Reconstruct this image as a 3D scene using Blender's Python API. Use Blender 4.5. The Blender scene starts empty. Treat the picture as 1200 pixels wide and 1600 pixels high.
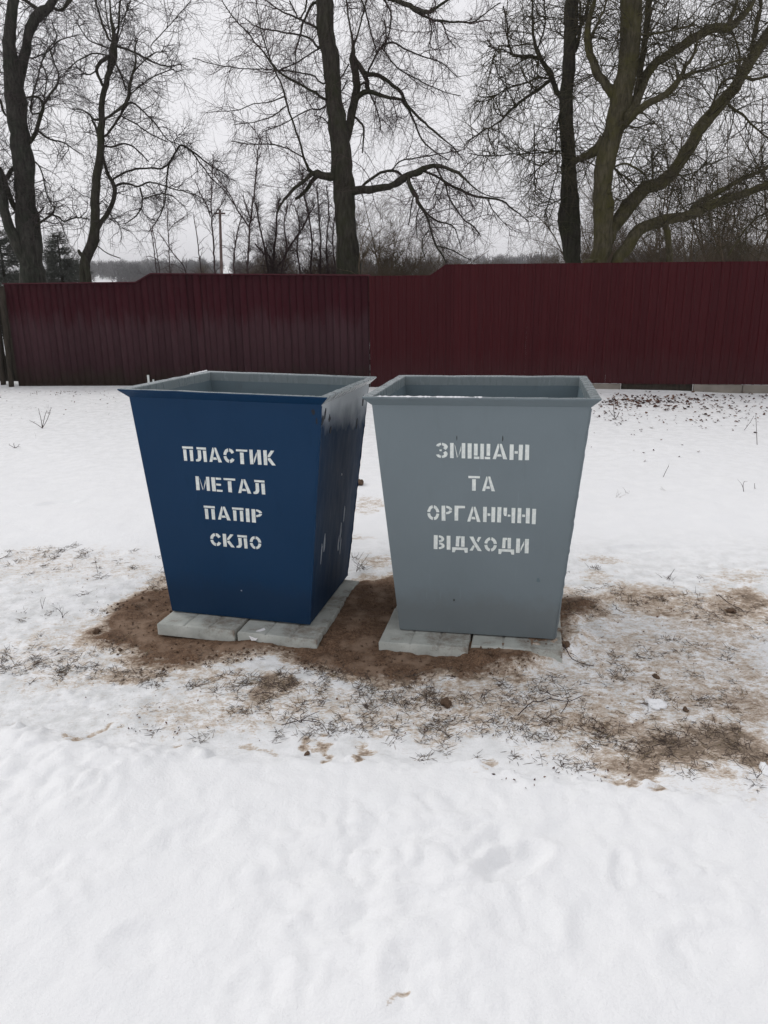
import bpy, math, random
import numpy as np
from mathutils import Matrix, Euler

R = math.radians
scene = bpy.context.scene
COL = scene.collection

# ---------------------------------------------------------------- camera
CAM_H = 1.6475
PITCH, ROLL, FPX = R(16.9955), R(-0.6341), 1211.44      # focal length in photograph pixels (1600 high)
_r0, _F, _D = np.array([1.0, 0, 0]), np.array([0, math.cos(PITCH), -math.sin(PITCH)]), np.array([0, -math.sin(PITCH), -math.cos(PITCH)])
_rx = math.cos(ROLL)*_r0 - math.sin(ROLL)*_D
_dx = math.sin(ROLL)*_r0 + math.cos(ROLL)*_D
cam_d = bpy.data.cameras.new('camera')
cam = bpy.data.objects.new('camera', cam_d)
COL.objects.link(cam)
cam_d.sensor_fit = 'AUTO'
cam_d.sensor_width = 36.0
cam_d.lens = FPX/1600*36.0
cam_d.clip_start, cam_d.clip_end = 0.05, 4000
m = Matrix.Identity(4)
for i in range(3):
    m[i][0], m[i][1], m[i][2] = _rx[i], -_dx[i], -_F[i]
m[2][3] = CAM_H
cam.matrix_world = m
scene.camera = cam

# ---------------------------------------------------------------- sky, sun, exposure
SUN_EL, SUN_AZ = R(40), R(-58)          # azimuth measured from +Y towards +X (negative: left)
w = bpy.data.worlds.new("World")
scene.world = w
w.use_nodes = True
nt = w.node_tree
bg = nt.nodes['Background']
sky = nt.nodes.new('ShaderNodeTexSky')
sky.sky_type = 'NISHITA'
sky.sun_disc = False
sky.sun_elevation = SUN_EL
sky.sun_rotation = SUN_AZ
sky.air_density, sky.dust_density, sky.ozone_density = 1.0, 4.0, 1.0
hsv = nt.nodes.new('ShaderNodeHueSaturation')      # the cloud layer takes the blue out of the sky
hsv.inputs['Saturation'].default_value = 0.10
nt.links.new(sky.outputs[0], hsv.inputs['Color'])
tc = nt.nodes.new('ShaderNodeTexCoord')
mp = nt.nodes.new('ShaderNodeMapping'); mp.inputs['Scale'].default_value = (1.0, 1.0, 2.6)
nt.links.new(tc.outputs['Generated'], mp.inputs[0])
cn = nt.nodes.new('ShaderNodeTexNoise'); cn.inputs['Scale'].default_value = 2.2; cn.inputs['Detail'].default_value = 5
nt.links.new(mp.outputs[0], cn.inputs[0])
cr = nt.nodes.new('ShaderNodeValToRGB')
cr.color_ramp.elements[0].position, cr.color_ramp.elements[1].position = 0.3, 0.75
cr.color_ramp.elements[0].color = (8.55, 8.5, 8.9, 1)
cr.color_ramp.elements[1].color = (9.3, 9.25, 9.55, 1)
nt.links.new(cn.outputs[0], cr.inputs[0])
mx = nt.nodes.new('ShaderNodeMixRGB'); mx.inputs[0].default_value = 0.9
nt.links.new(hsv.outputs[0], mx.inputs[1]); nt.links.new(cr.outputs[0], mx.inputs[2])
nt.links.new(mx.outputs[0], bg.inputs[0])
bg.inputs[1].default_value = 0.10
sl = bpy.data.lights.new('sun', 'SUN')
sl.energy, sl.angle, sl.color = 0.85, R(20), (1.0, 0.97, 0.93)
so = bpy.data.objects.new('sun', sl)
so.rotation_euler = (math.pi/2 - SUN_EL, 0, -SUN_AZ + math.pi)
so.location = (-8, 3, 12)
COL.objects.link(so)
scene.view_settings.view_transform = 'Standard'
scene.view_settings.look = 'None'
scene.view_settings.exposure = 0.03
scene.view_settings.gamma = 1.0

rng = np.random.default_rng(7)

# ---------------------------------------------------------------- photograph pixel -> place
def ray(px, py):
    u0, v0 = px-600.0, py-800.0
    return (_rx*u0 + _dx*v0)/FPX + _F
CAM = np.array([0, 0, CAM_H])
def ground(px, py, z=0.0):
    r = ray(px, py); return CAM + r*(z-CAM_H)/r[2]
def at_depth(px, py, Y):
    r = ray(px, py); return CAM + r*Y/r[1]

# ---------------------------------------------------------------- small helpers
def tag(o, label=None, cat=None, group=None, kind=None):
    if label: o['label'] = label
    if cat: o['category'] = cat
    if group: o['group'] = group
    if kind: o['kind'] = kind
    return o
def empty(name, loc=(0, 0, 0), rot=(0, 0, 0)):
    o = bpy.data.objects.new(name, None)
    o.location, o.rotation_euler = loc, rot
    o.empty_display_size = 0.1
    COL.objects.link(o)
    return o
def link(name, me, mats, parent=None):
    o = bpy.data.objects.new(name, me)
    for mm in (mats if isinstance(mats, (list, tuple)) else [mats]):
        me.materials.append(mm)
    if parent: o.parent = parent
    COL.objects.link(o)
    return o
def pydata(name, verts, faces, mats, parent=None, smooth=False, mat_idx=None):
    me = bpy.data.meshes.new(name)
    me.from_pydata([tuple(map(float, v)) for v in verts], [], [tuple(f) for f in faces])
    if smooth: me.polygons.foreach_set('use_smooth', [True]*len(me.polygons))
    if mat_idx is not None: me.polygons.foreach_set('material_index', mat_idx)
    me.update()
    return link(name, me, mats, parent)
def fast_mesh(name, V, Q, mats, parent=None, smooth=True, attrs=None):
    """V (n,3) floats, Q (m,k) vertex indices, k = 3 or 4."""
    V = np.ascontiguousarray(V, np.float32); Q = np.ascontiguousarray(Q, np.int32)
    me = bpy.data.meshes.new(name)
    k = Q.shape[1]
    me.vertices.add(len(V)); me.vertices.foreach_set('co', V.ravel())
    me.loops.add(Q.size); me.loops.foreach_set('vertex_index', Q.ravel())
    me.polygons.add(len(Q)); me.polygons.foreach_set('loop_start', np.arange(0, Q.size, k, dtype=np.int32))
    if smooth: me.polygons.foreach_set('use_smooth', np.ones(len(Q), bool))
    for nm, a in (attrs or {}).items():
        at = me.attributes.new(nm, 'FLOAT', 'POINT'); at.data.foreach_set('value', np.ascontiguousarray(a, np.float32))
    me.update(calc_edges=True)
    return link(name, me, mats, parent)

# value noise
_perm = np.random.default_rng(3).permutation(4096)
_vals = np.random.default_rng(4).uniform(-1, 1, 4096)
def vnoise(x, y, z=0.0):
    x = np.asarray(x, float); y = np.asarray(y, float); z = np.asarray(z, float) + np.zeros_like(x)
    xi, yi, zi = np.floor(x).astype(int), np.floor(y).astype(int), np.floor(z).astype(int)
    fx, fy, fz = x-xi, y-yi, z-zi
    fx, fy, fz = [t*t*t*(t*(t*6-15)+10) for t in (fx, fy, fz)]
    def h(a, b, c): return _vals[_perm[(_perm[(_perm[a & 4095]+b) & 4095]+c) & 4095]]
    def lx(b, c): return h(xi, b, c)*(1-fx)+h(xi+1, b, c)*fx
    return (lx(yi, zi)*(1-fy)+lx(yi+1, zi)*fy)*(1-fz) + (lx(yi, zi+1)*(1-fy)+lx(yi+1, zi+1)*fy)*fz
def fbm(x, y, s, oct=4, z=0.0, g=0.5):
    a, t, n = 1.0, 0.0, 0.0
    for i in range(oct):
        t = t + a*vnoise(x*s+17.3*i, y*s-9.1*i, z+3.7*i); n += a; a *= g; s *= 2.03
    return t/n

# ---------------------------------------------------------------- materials
def mat(name, color=(0.5, 0.5, 0.5), rough=0.8, spec=0.3, metal=0.0):
    mm = bpy.data.materials.new(name); mm.use_nodes = True
    b = mm.node_tree.nodes['Principled BSDF']
    b.inputs['Base Color'].default_value = (*color, 1)
    b.inputs['Roughness'].default_value = rough
    b.inputs['Specular IOR Level'].default_value = spec
    b.inputs['Metallic'].default_value = metal
    return mm
class NT:
    """tiny node-graph writer"""
    def __init__(s, mm): s.t = mm.node_tree; s.b = s.t.nodes['Principled BSDF']
    def node(s, typ, ins=None, **kw):
        n = s.t.nodes.new(typ)
        for k, v in kw.items(): setattr(n, k, v)
        for k, v in (ins or {}).items():
            if hasattr(v, 'is_output') or isinstance(v, bpy.types.NodeSocket): s.t.links.new(v, n.inputs[k])
            else: n.inputs[k].default_value = v
        return n
    def obj(s): return s.node('ShaderNodeTexCoord').outputs['Object']
    def mapping(s, v, scale): return s.node('ShaderNodeMapping', {'Vector': v, 'Scale': scale}).outputs[0]
    def noise(s, v, scale, detail=4, rough=0.55): return s.node('ShaderNodeTexNoise', {'Vector': v, 'Scale': scale, 'Detail': detail, 'Roughness': rough}).outputs[0]
    def ramp(s, f, *stops):
        n = s.node('ShaderNodeValToRGB', {'Fac': f}); e = n.color_ramp.elements
        while len(e) < len(stops): e.new(0.5)
        for el, (p, c) in zip(e, stops):
            el.position = p; el.color = (*c, 1) if isinstance(c, tuple) else (c, c, c, 1)
        return n.outputs[0]
    def mix(s, f, a, b, typ='MIX'):
        n = s.node('ShaderNodeMixRGB', blend_type=typ)
        for k, v in ((0, f), (1, a), (2, b)):
            if isinstance(v, bpy.types.NodeSocket): s.t.links.new(v, n.inputs[k])
            elif isinstance(v, tuple): n.inputs[k].default_value = (*v, 1)
            else: n.inputs[k].default_value = v
        return n.outputs[0]
    def math(s, op, a, b=0.0, c=None, clamp=False):
        n = s.node('ShaderNodeMath', operation=op); n.use_clamp = clamp
        for k, v in ((0, a), (1, b), (2, c)):
            if v is None: continue
            if isinstance(v, bpy.types.NodeSocket): s.t.links.new(v, n.inputs[k])
            else: n.inputs[k].default_value = v
        return n.outputs[0]
    def attr(s, name): return s.node('ShaderNodeAttribute', attribute_name=name).outputs['Fac']
    def sep(s, v): return s.node('ShaderNodeSeparateXYZ', {0: v}).outputs
    def color(s, c): s.t.links.new(c, s.b.inputs['Base Color'])
    def bump(s, h, strength, dist=0.01):
        n = s.node('ShaderNodeBump', {'Height': h, 'Strength': strength, 'Distance': dist})
        s.t.links.new(n.outputs[0], s.b.inputs['Normal'])

# snow / soil ground
M_ground = mat('snowy_ground', rough=0.75, spec=0.2)
g = NT(M_ground); ov = g.obj()
n_fine, n_mid, n_big = g.noise(ov, 130, 4, 0.65), g.noise(ov, 38, 5, 0.6), g.noise(ov, 7, 4)
n_st = g.mix(0.5, g.noise(g.mapping(ov, (1.0, 1.5, 1.0)), 21, 6, 0.7), g.noise(g.mapping(ov, (1.0, 1.9, 1.0)), 75, 6, 0.75))
snow = g.mix(n_big, (0.80, 0.81, 0.82), (0.86, 0.865, 0.865))
snow_grey = g.attr('snow_grey')
n_ice = g.noise(ov, 11, 6, 0.66)
snow = g.mix(g.math('MULTIPLY', snow_grey, g.ramp(n_ice, (0.40, 0.0), (0.62, 0.85))), snow, (0.60, 0.61, 0.605))
snow = g.mix(g.math('MULTIPLY', snow_grey, g.ramp(n_st, (0.53, 0.0), (0.62, 0.6))), snow, (0.50, 0.455, 0.40))
mu = g.attr('mud')
mudv = g.math('MULTIPLY_ADD', g.math('MULTIPLY', g.math('SUBTRACT', n_st, 0.5), 4.2), g.math('MULTIPLY', mu, 3.5, clamp=True), g.math('MULTIPLY', mu, 1.15))
mudf = g.ramp(mudv, (0.16, 0.0), (0.32, 0.50), (0.60, 0.82), (0.95, 0.96))
mud_c = g.ramp(mudv, (0.15, (0.64, 0.55, 0.44)), (0.5, (0.50, 0.39, 0.28)), (0.85, (0.33, 0.24, 0.165)), (1.0, (0.20, 0.145, 0.097)))
mud_c = g.mix(g.ramp(n_fine, (0.40, 0.32), (0.54, 0.0)), mud_c, (0.11, 0.083, 0.062))
c1 = g.mix(mudf, snow, mud_c)
soil_c = g.mix(g.ramp(n_mid, (0.3, 0.0), (0.7, 1.0)), (0.10, 0.057, 0.034), (0.215, 0.136, 0.087))
soil_c = g.mix(g.ramp(n_fine, (0.36, 0.75), (0.56, 0.0)), soil_c, (0.045, 0.026, 0.017))
soil_c = g.mix(g.ramp(g.noise(ov, 210, 2), (0.66, 0.0), (0.72, 0.8)), soil_c, (0.36, 0.29, 0.23))
pale = g.math('MULTIPLY', g.ramp(n_big, (0.50, 0.0), (0.64, 0.7)), 1.0)
soil_c = g.mix(pale, soil_c, (0.27, 0.19, 0.135))
sf = g.math('ADD', g.attr('soil'), g.math('MULTIPLY', g.math('SUBTRACT', n_mid, 0.5), 1.35))
sf = g.ramp(sf, (0.36, 0.0), (0.62, 1.0))
g.color(g.mix(sf, c1, soil_c))
hb = g.math('ADD', g.math('MULTIPLY', n_fine, 0.35), g.math('MULTIPLY', n_mid, 0.65))
g.bump(hb, 0.6, 0.012)
g.t.links.new(g.ramp(sf, (0, 0.7), (1, 0.95)), g.b.inputs['Roughness'])

def paint(name, base, rough, dirt=(0.06, 0.06, 0.06), amt=0.25, spec=0.35, drip=0.16):
    mm = mat(name, base, rough, spec); q = NT(mm); o = q.obj()
    n1, n2 = q.noise(o, 3.0, 5), q.noise(q.mapping(o, (1, 1, 0.25)), 22, 5, 0.65)
    c = q.mix(q.ramp(n1, (0.3, 0.0), (0.75, 0.35)), base, tuple(min(1, v*1.25+0.004) for v in base))
    c = q.mix(q.ramp(n2, (0.58, 0.0), (0.8, amt)), c, dirt)
    n3 = q.noise(o, 95, 2)
    c = q.mix(q.ramp(n3, (0.72, 0.0), (0.80, 0.5)), c, tuple(v*0.45 for v in base))
    zz = q.math('ADD', q.sep(o)[2], q.math('MULTIPLY', q.noise(q.mapping(o, (1, 1, .8)), 7, 6, 0.75), -0.26))
    c = q.mix(q.ramp(zz, (-0.16, 0.30), (0.10, 0.0)), c, (0.105, 0.10, 0.09) if base[0] > .05 else (0.012, 0.02, 0.036))
    n4 = q.noise(q.mapping(o, (34, 34, 1.3)), 2.0, 3, 0.6)
    c = q.mix(q.ramp(n4, (0.66, 0.0), (0.74, drip)), c, tuple(min(1, v*1.7+0.015) for v in base))
    q.color(c)
    q.t.links.new(q.ramp(n2, (0.3, rough-0.07), (0.7, rough+0.12)), q.b.inputs['Roughness'])
    q.bump(q.math('ADD', q.math('MULTIPLY', q.noise(o, 4.5, 2), 1.0), q.math('MULTIPLY', q.noise(o, 160, 2), 0.02)), 0.25, 0.02)
    return mm, q, c
M_grey, _, _ = paint('grey_enamel', (0.148, 0.183, 0.201), 0.42, (0.12, 0.145, 0.155))
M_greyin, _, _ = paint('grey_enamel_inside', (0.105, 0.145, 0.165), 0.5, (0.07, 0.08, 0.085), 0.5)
M_rim, _, _ = paint('sky_lightened_rim_enamel', (0.19, 0.225, 0.235), 0.26, (0.12, 0.14, 0.145), 0.4, 0.5)  # glossier; base also lightened, standing in for sky reflection on the lips
M_blue, qb, cb = paint('blue_enamel', (0.0018, 0.0275, 0.076), 0.45, (0.003, 0.019, 0.047), 0.3, 0.18)
# side wall of the blue bin: overspray of grey primer along the top
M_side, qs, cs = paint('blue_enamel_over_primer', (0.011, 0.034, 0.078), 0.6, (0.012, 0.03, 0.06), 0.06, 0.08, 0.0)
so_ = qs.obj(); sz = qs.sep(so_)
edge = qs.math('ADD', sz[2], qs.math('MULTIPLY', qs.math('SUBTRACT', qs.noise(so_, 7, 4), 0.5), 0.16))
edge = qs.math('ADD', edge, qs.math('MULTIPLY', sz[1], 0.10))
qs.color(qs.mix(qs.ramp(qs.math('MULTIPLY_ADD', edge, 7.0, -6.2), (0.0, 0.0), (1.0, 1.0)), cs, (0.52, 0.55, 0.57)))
M_white = mat('white_stencil_paint', (0.62, 0.65, 0.63), 0.7, 0.2)
q = NT(M_white); q.color(q.mix(q.ramp(q.noise(q.obj(), 60, 5, 0.7), (0.35, 0.0), (0.75, 1.0)), (0.80, 0.83, 0.79), (0.55, 0.59, 0.58)))
M_white2 = mat('thin_stencil_paint', (0.5, 0.55, 0.54), 0.7, 0.2)
q = NT(M_white2); q.color(q.mix(q.ramp(q.noise(q.obj(), 60, 5, 0.7), (0.3, 0.0), (0.7, 1.0)), (0.84, 0.87, 0.83), (0.60, 0.65, 0.64)))
M_chip = mat('bare_steel', (0.012, 0.014, 0.02), 0.6)
M_scuff = mat('scuffed_primer', (0.36, 0.40, 0.45), 0.7)

M_conc = mat('concrete', rough=0.9, spec=0.2); q = NT(M_conc); o = q.obj()
c = q.mix(q.ramp(q.noise(o, 9, 6, 0.65), (0.3, 0.0), (0.7, 1.0)), (0.47, 0.485, 0.45), (0.31, 0.325, 0.30))
c = q.mix(q.ramp(q.noise(o, 5.5, 6, 0.7), (0.52, 0.0), (0.66, 0.75)), c, (0.13, 0.085, 0.055))
c = q.mix(q.ramp(q.noise(o, 120, 2), (0.66, 0.0), (0.75, 0.7)), c, (0.12, 0.12, 0.11))
q.color(c); q.bump(q.noise(o, 70, 5, 0.6), 0.3, 0.004)

M_metal = mat('maroon_sheet', rough=0.6, spec=0.10); q = NT(M_metal); o = q.obj()
c = q.mix(q.noise(q.mapping(o, (1.0, 1, 0.2)), 2.5, 4), (0.042, 0.0050, 0.0070), (0.060, 0.0085, 0.0115))
c = q.mix(q.ramp(q.noise(q.mapping(o, (6, 1, 0.5)), 3, 5, 0.7), (0.5, 0.0), (0.8, 0.18)), c, (0.06, 0.024, 0.026))
rnd = q.node('ShaderNodeObjectInfo').outputs['Random']
c = q.mix(q.ramp(rnd, (0.0, 0.0), (1.0, 0.35)), c, (0.026, 0.0035, 0.006))
c = q.mix(q.ramp(q.noise(q.mapping(o, (2.2, 0.0, 0.05)), 3.0, 6, 0.75), (0.45, 0.0), (0.62, 0.4)), c, (0.026, 0.0036, 0.006))
oz = q.sep(o)[2]
low_tone = q.math('ADD', oz, q.math('MULTIPLY', q.noise(q.mapping(o, (3, 1, 1)), 3, 5), -0.5))
c = q.mix(q.ramp(low_tone, (-0.15, 0.4), (0.35, 0.0)), c, (0.05, 0.02, 0.022))  # greyer, paler tone towards the bottom of the sheets
q.color(c); q.bump(q.noise(o, 2.0, 3), 0.3, 0.02)

M_wood = mat('worn_maroon_boards', rough=0.9, spec=0.08); q = NT(M_wood); o = q.obj()
grain = q.noise(q.mapping(o, (24, 10, 1.2)), 3, 4, 0.6)
paintc = q.mix(grain, (0.028, 0.0055, 0.0085), (0.046, 0.009, 0.0135))
worn = q.mix(grain, (0.038, 0.018, 0.022), (0.070, 0.038, 0.044))
oz = q.sep(o)[2]
lev = q.math('ADD', oz, q.math('MULTIPLY', q.noise(q.mapping(o, (4, 1, 0.8)), 1.4, 5, 0.7), 1.0))
wf = q.ramp(lev, (0.95/2+0.72, 0.80), (0.95/2+1.22, 0.0))
wf.node.color_ramp.interpolation = 'EASE'
lev2 = q.math('MULTIPLY', lev, 0.5)
q.t.links.new(lev2, wf.node.inputs[0])
wf.node.color_ramp.elements[0].position, wf.node.color_ramp.elements[1].position = 0.66, 0.86
c = q.mix(wf, paintc, worn)
tint = q.attr('tint')
c = q.mix(q.math('MULTIPLY', tint, 0.3), c, (0.012, 0.004, 0.006))
moss = q.ramp(q.math('ADD', oz, q.math('MULTIPLY', q.noise(o, 4, 5), 0.5)), (0.30, 0.7), (0.58, 0.0))
c = q.mix(moss, c, (0.035, 0.028, 0.019))
q.color(c); q.bump(grain, 0.5, 0.006)

def bark(name, a, b, moss=None, moss_amt=0.5, sc=(14, 14, 3)):
    mm = mat(name, rough=0.95, spec=0.1); q = NT(mm); o = q.obj()
    n = q.noise(q.mapping(o, sc), 1.6, 6, 0.68)
    c = q.mix(q.ramp(n, (0.32, 0.0), (0.68, 1.0)), a, b)
    if moss: c = q.mix(q.ramp(q.noise(o, 3.2, 5, 0.65), (0.42, 0.0), (0.66, moss_amt)), c, moss)
    q.color(c); q.bump(n, 0.9, 0.02)
    return mm
M_barkdark = bark('dark_bark', (0.018, 0.016, 0.013), (0.062, 0.056, 0.046), (0.030, 0.036, 0.016), 0.6)
M_barkA = bark('furrowed_bark', (0.016, 0.015, 0.013), (0.075, 0.070, 0.062), (0.022, 0.032, 0.02), 0.6)
M_barkE = bark('mossy_bark', (0.035, 0.030, 0.018), (0.115, 0.102, 0.068), (0.075, 0.070, 0.024), 0.85)
M_twig = bark('dark_twigs', (0.036, 0.030, 0.029), (0.078, 0.066, 0.063))
M_twigred = bark('reddish_twigs', (0.042, 0.029, 0.029), (0.085, 0.062, 0.060))
M_twigE = bark('olive_twigs', (0.036, 0.031, 0.022), (0.085, 0.074, 0.053), (0.07, 0.064, 0.03), 0.6)
M_shrub = bark('brown_thicket', (0.082, 0.060, 0.043), (0.15, 0.115, 0.084), (0.10, 0.092, 0.05), 0.5)
M_far = mat('far_wood', (0.095, 0.095, 0.098), 1.0, 0.0)
M_farbrown = mat('far_brown_trees', (0.11, 0.10, 0.098), 1.0, 0.0)
M_conifer = mat('conifer_needles', rough=0.9, spec=0.1); q = NT(M_conifer)
q.color(q.mix(q.noise(q.obj(), 6, 3), (0.045, 0.05, 0.043), (0.105, 0.11, 0.095)))  # needle colours lightened, distance haze put into the base tone
M_pole = bark('weathered_pole', (0.07, 0.05, 0.045), (0.14, 0.10, 0.09))
M_post = bark('dark_post', (0.02, 0.018, 0.015), (0.055, 0.045, 0.035))
M_grass = mat('dry_grass', rough=0.9, spec=0.1); q = NT(M_grass)
q.color(q.ramp(q.attr('tint'), (0.0, (0.055, 0.044, 0.044)), (0.5, (0.12, 0.09, 0.078)), (0.8, (0.27, 0.205, 0.13)), (1.0, (0.20, 0.18, 0.09))))
M_leaf = mat('dead_leaves', rough=0.85, spec=0.15); q = NT(M_leaf)
q.color(q.ramp(q.attr('tint'), (0.0, (0.035, 0.018, 0.015)), (0.6, (0.085, 0.040, 0.030)), (1.0, (0.16, 0.085, 0.05))))
M_clod = mat('brown_clod', rough=0.95, spec=0.1); q = NT(M_clod)
q.color(q.mix(q.noise(q.obj(), 40, 5), (0.06, 0.038, 0.026), (0.17, 0.115, 0.08))); q.bump(q.noise(q.obj(), 90, 4), 0.6, 0.006)
M_paper = mat('white_paper', (0.72, 0.72, 0.73), 0.7, 0.3)
M_snowbit = mat('clean_snow', (0.84, 0.85, 0.86), 0.8, 0.2); q = NT(M_snowbit); q.bump(q.noise(q.obj(), 80, 4), 0.4, 0.006)
M_paleplinth = mat('pale_plinth', rough=0.9, spec=0.1); q = NT(M_paleplinth)
q.color(q.mix(q.noise(q.obj(), 5, 6, 0.65), (0.12, 0.105, 0.09), (0.31, 0.285, 0.25)))
M_stake = mat('white_painted_stake', (0.62, 0.65, 0.63), 0.7)

# ---------------------------------------------------------------- ground sheet
BIN_TOP = 0.055                       # top of the paving slabs
blue_pose = ((-0.6291, 3.770, BIN_TOP), (R(-1.845), R(0.930), R(-12.508)))
grey_pose = ((0.4794, 3.5681, BIN_TOP), (R(-1.5575), R(-0.494), R(-10.819)))

def axis(dense0, dense1, step, lo, hi, g1=1.045):
    a = list(np.arange(dense0, dense1, step))
    s, v = step, a[-1]
    while v < hi: s = min(s*g1, max(1.0, abs(v)*0.09)); v += s; a.append(v)
    s, v = step, a[0]
    while v > lo: s = min(s*g1, max(1.0, abs(v)*0.09)); v -= s; a.insert(0, v)
    return np.array(a)
gx = axis(-2.35, 2.55, 0.0115, -1000, 1000)
gy = axis(1.25, 5.3, 0.0115, -80, 1300, 1.032)
X, Y = np.meshgrid(gx, gy)
x, y = X.ravel(), Y.ravel()
step = np.maximum(np.gradient(gx)[None, :]+0*Y, np.gradient(gy)[:, None]+0*X).ravel()
def keep(wl): return np.clip(wl/(3.0*step)-0.6, 0, 1)       # leave out relief finer than the grid

def blob_mask(x, y, blobs):
    """stains as irregular ellipses; centres and radii traced on the ground, in metres once projected"""
    out = np.zeros_like(x)
    wx = x + 0.09*fbm(x, y, 6, 3, 1.0) + 0.035*fbm(x, y, 24, 2, 2.0)
    wy = y + 0.11*fbm(x, y, 6, 3, 5.0) + 0.05*fbm(x, y, 24, 2, 8.0)
    for cx, cy, rx, ry, s in blobs:
        c = ground(cx, cy); ax = abs(ground(cx+rx, cy)[0]-c[0]); ay = abs(ground(cx, cy-ry)[1]-ground(cx, cy+ry)[1])/2
        m_ = (np.abs(x-c[0]) < 3*ax+.3) & (np.abs(y-c[1]) < 3*ay+.3)
        d = ((wx[m_]-c[0])/ax)**2 + ((wy[m_]-c[1])/ay)**2
        out[m_] = np.maximum(out[m_], s*np.clip(1.25-0.8*d, 0, 1)**0.7 if False else s*np.exp(-0.9*d**1.3))
    return out
def poly_dist(x, y, poly):
    """signed distance (positive inside) to a polygon on the ground"""
    P = np.array([ground(*q)[:2] for q in poly]); d2 = np.full_like(x, 1e9); ins = np.zeros(x.shape, bool)
    for a, b in zip(P, np.roll(P, -1, 0)):
        e = b-a; t = np.clip(((x-a[0])*e[0]+(y-a[1])*e[1])/(e@e), 0, 1)
        d2 = np.minimum(d2, (x-a[0]-t*e[0])**2+(y-a[1]-t*e[1])**2)
        cr_ = ((a[1] > y) != (b[1] > y)) & (x < (b[0]-a[0])*(y-a[1])/(b[1]-a[1]+1e-12)+a[0]); ins ^= cr_
    return np.where(ins, 1, -1)*np.sqrt(d2)

SOIL = [(152, 1000), (172, 960), (215, 932), (262, 914), (330, 900), (470, 905), (548, 918), (620, 908), (660, 925), (760, 950),
        (870, 945), (925, 944), (928, 958), (890, 968), (872, 1000), (850, 1022), (822, 1040), (800, 1054), (740, 1056), (650, 1062), (570, 1058),
        (505, 1046), (445, 1020), (385, 1026), (330, 1034), (262, 1040), (200, 1018)]
MUD = [(1060, 1070, 210, 130, .33), (760, 1110, 230, 46, .40), (450, 1100, 230, 44, .30), (110, 1010, 130, 60, .24), (100, 880, 150, 34, .20), (130, 1060, 140, 26, .26), (330, 1120, 150, 30, .28), (1000, 1160, 180, 50, .38), (1120, 960, 120, 40, .45), (1000, 938, 120, 22, .62), (1140, 950, 70, 30, .7), (905, 955, 45, 22, .9), (1045, 955, 60, 12, .7), (1170, 935, 40, 14, .9), (960, 930, 50, 10, .6),
       (1090, 1085, 150, 40, .45), (960, 1140, 110, 26, .72), (1075, 1180, 95, 32, 1.0), (1135, 1160, 60, 34, 1.0), (1010, 1190, 70, 20, .85), (820, 1125, 70, 24, .5),
       (760, 1085, 90, 30, .42), (430, 1072, 26, 18, .85), (205, 1060, 60, 16, .62), (330, 1062, 90, 14, .35), (138, 1150, 16, 8, .75), (172, 1143, 10, 5, .7), (268, 1168, 18, 5, .5),
       (480, 1179, 9, 6, .9), (562, 1187, 22, 6, .8), (398, 1172, 26, 7, .5), (1040, 1238, 22, 9, .85), (975, 1222, 22, 9, .7), (1175, 1100, 60, 40, .62), (1170, 1050, 50, 30, .45),
       (640, 1090, 60, 16, .35), (600, 1130, 110, 20, .33), (470, 1120, 120, 14, .30), (900, 1060, 80, 30, .34), (1000, 1010, 120, 30, .35), (1100, 1010, 90, 40, .36),
       (240, 960, 26, 26, .6), (155, 990, 26, 14, .55), (110, 1000, 70, 20, .16), (60, 1035, 80, 22, .22), (60, 870, 60, 16, .25), (205, 890, 60, 10, .22), (255, 905, 22, 12, .6),
       (860, 930, 60, 20, .4), (745, 1205, 16, 5, .5), (615, 1570, 16, 7, .5), (606, 1588, 6, 4, .5), (700, 1100, 70, 18, .4), (575, 1150, 50, 8, .35), (870, 1150, 50, 12, .5),
       (1000, 1060, 60, 20, .45), (930, 1105, 60, 18, .5), (820, 1060, 60, 14, .35), (1150, 900, 60, 12, .3), (560, 845, 22, 8, .3), (575, 790, 20, 12, .35), (590, 880, 26, 12, .4),
       (1040, 1205, 30, 8, .8), (1120, 1205, 40, 10, .6), (700, 1150, 40, 8, .3), (940, 880, 40, 8, .3), (930, 905, 26, 7, .4), (1080, 640, 120, 12, .12)]
FRONT = [(-900, 1080), (-300, 1110), (0, 1135), (120, 1165), (260, 1185), (420, 1190), (560, 1194), (700, 1206), (850, 1225), (960, 1246), (1060, 1256), (1180, 1262), (1500, 1275), (2200, 1330), (2200, 1650), (2200, 3200), (-900, 3200)]
SLABS = []          # (pose, x0, x1, y0, y1, z offset)
SLABS += [(blue_pose, -0.357, 0.036, -0.488, -0.088, 0.0), (blue_pose, 0.045, 0.430, -0.482, -0.084, -0.004), (blue_pose, -0.352, 0.036, -0.080, 0.312, -0.003), (blue_pose, 0.043, 0.428, -0.075, 0.316, -0.002)]
SLABS += [(grey_pose, -0.426, -0.023, -0.480, -0.086, 0.0), (grey_pose, -0.013, 0.385, -0.452, -0.060, -0.003), (grey_pose, -0.420, -0.022, -0.078, 0.312, -0.002), (grey_pose, -0.012, 0.388, -0.052, 0.340, -0.004)]

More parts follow.
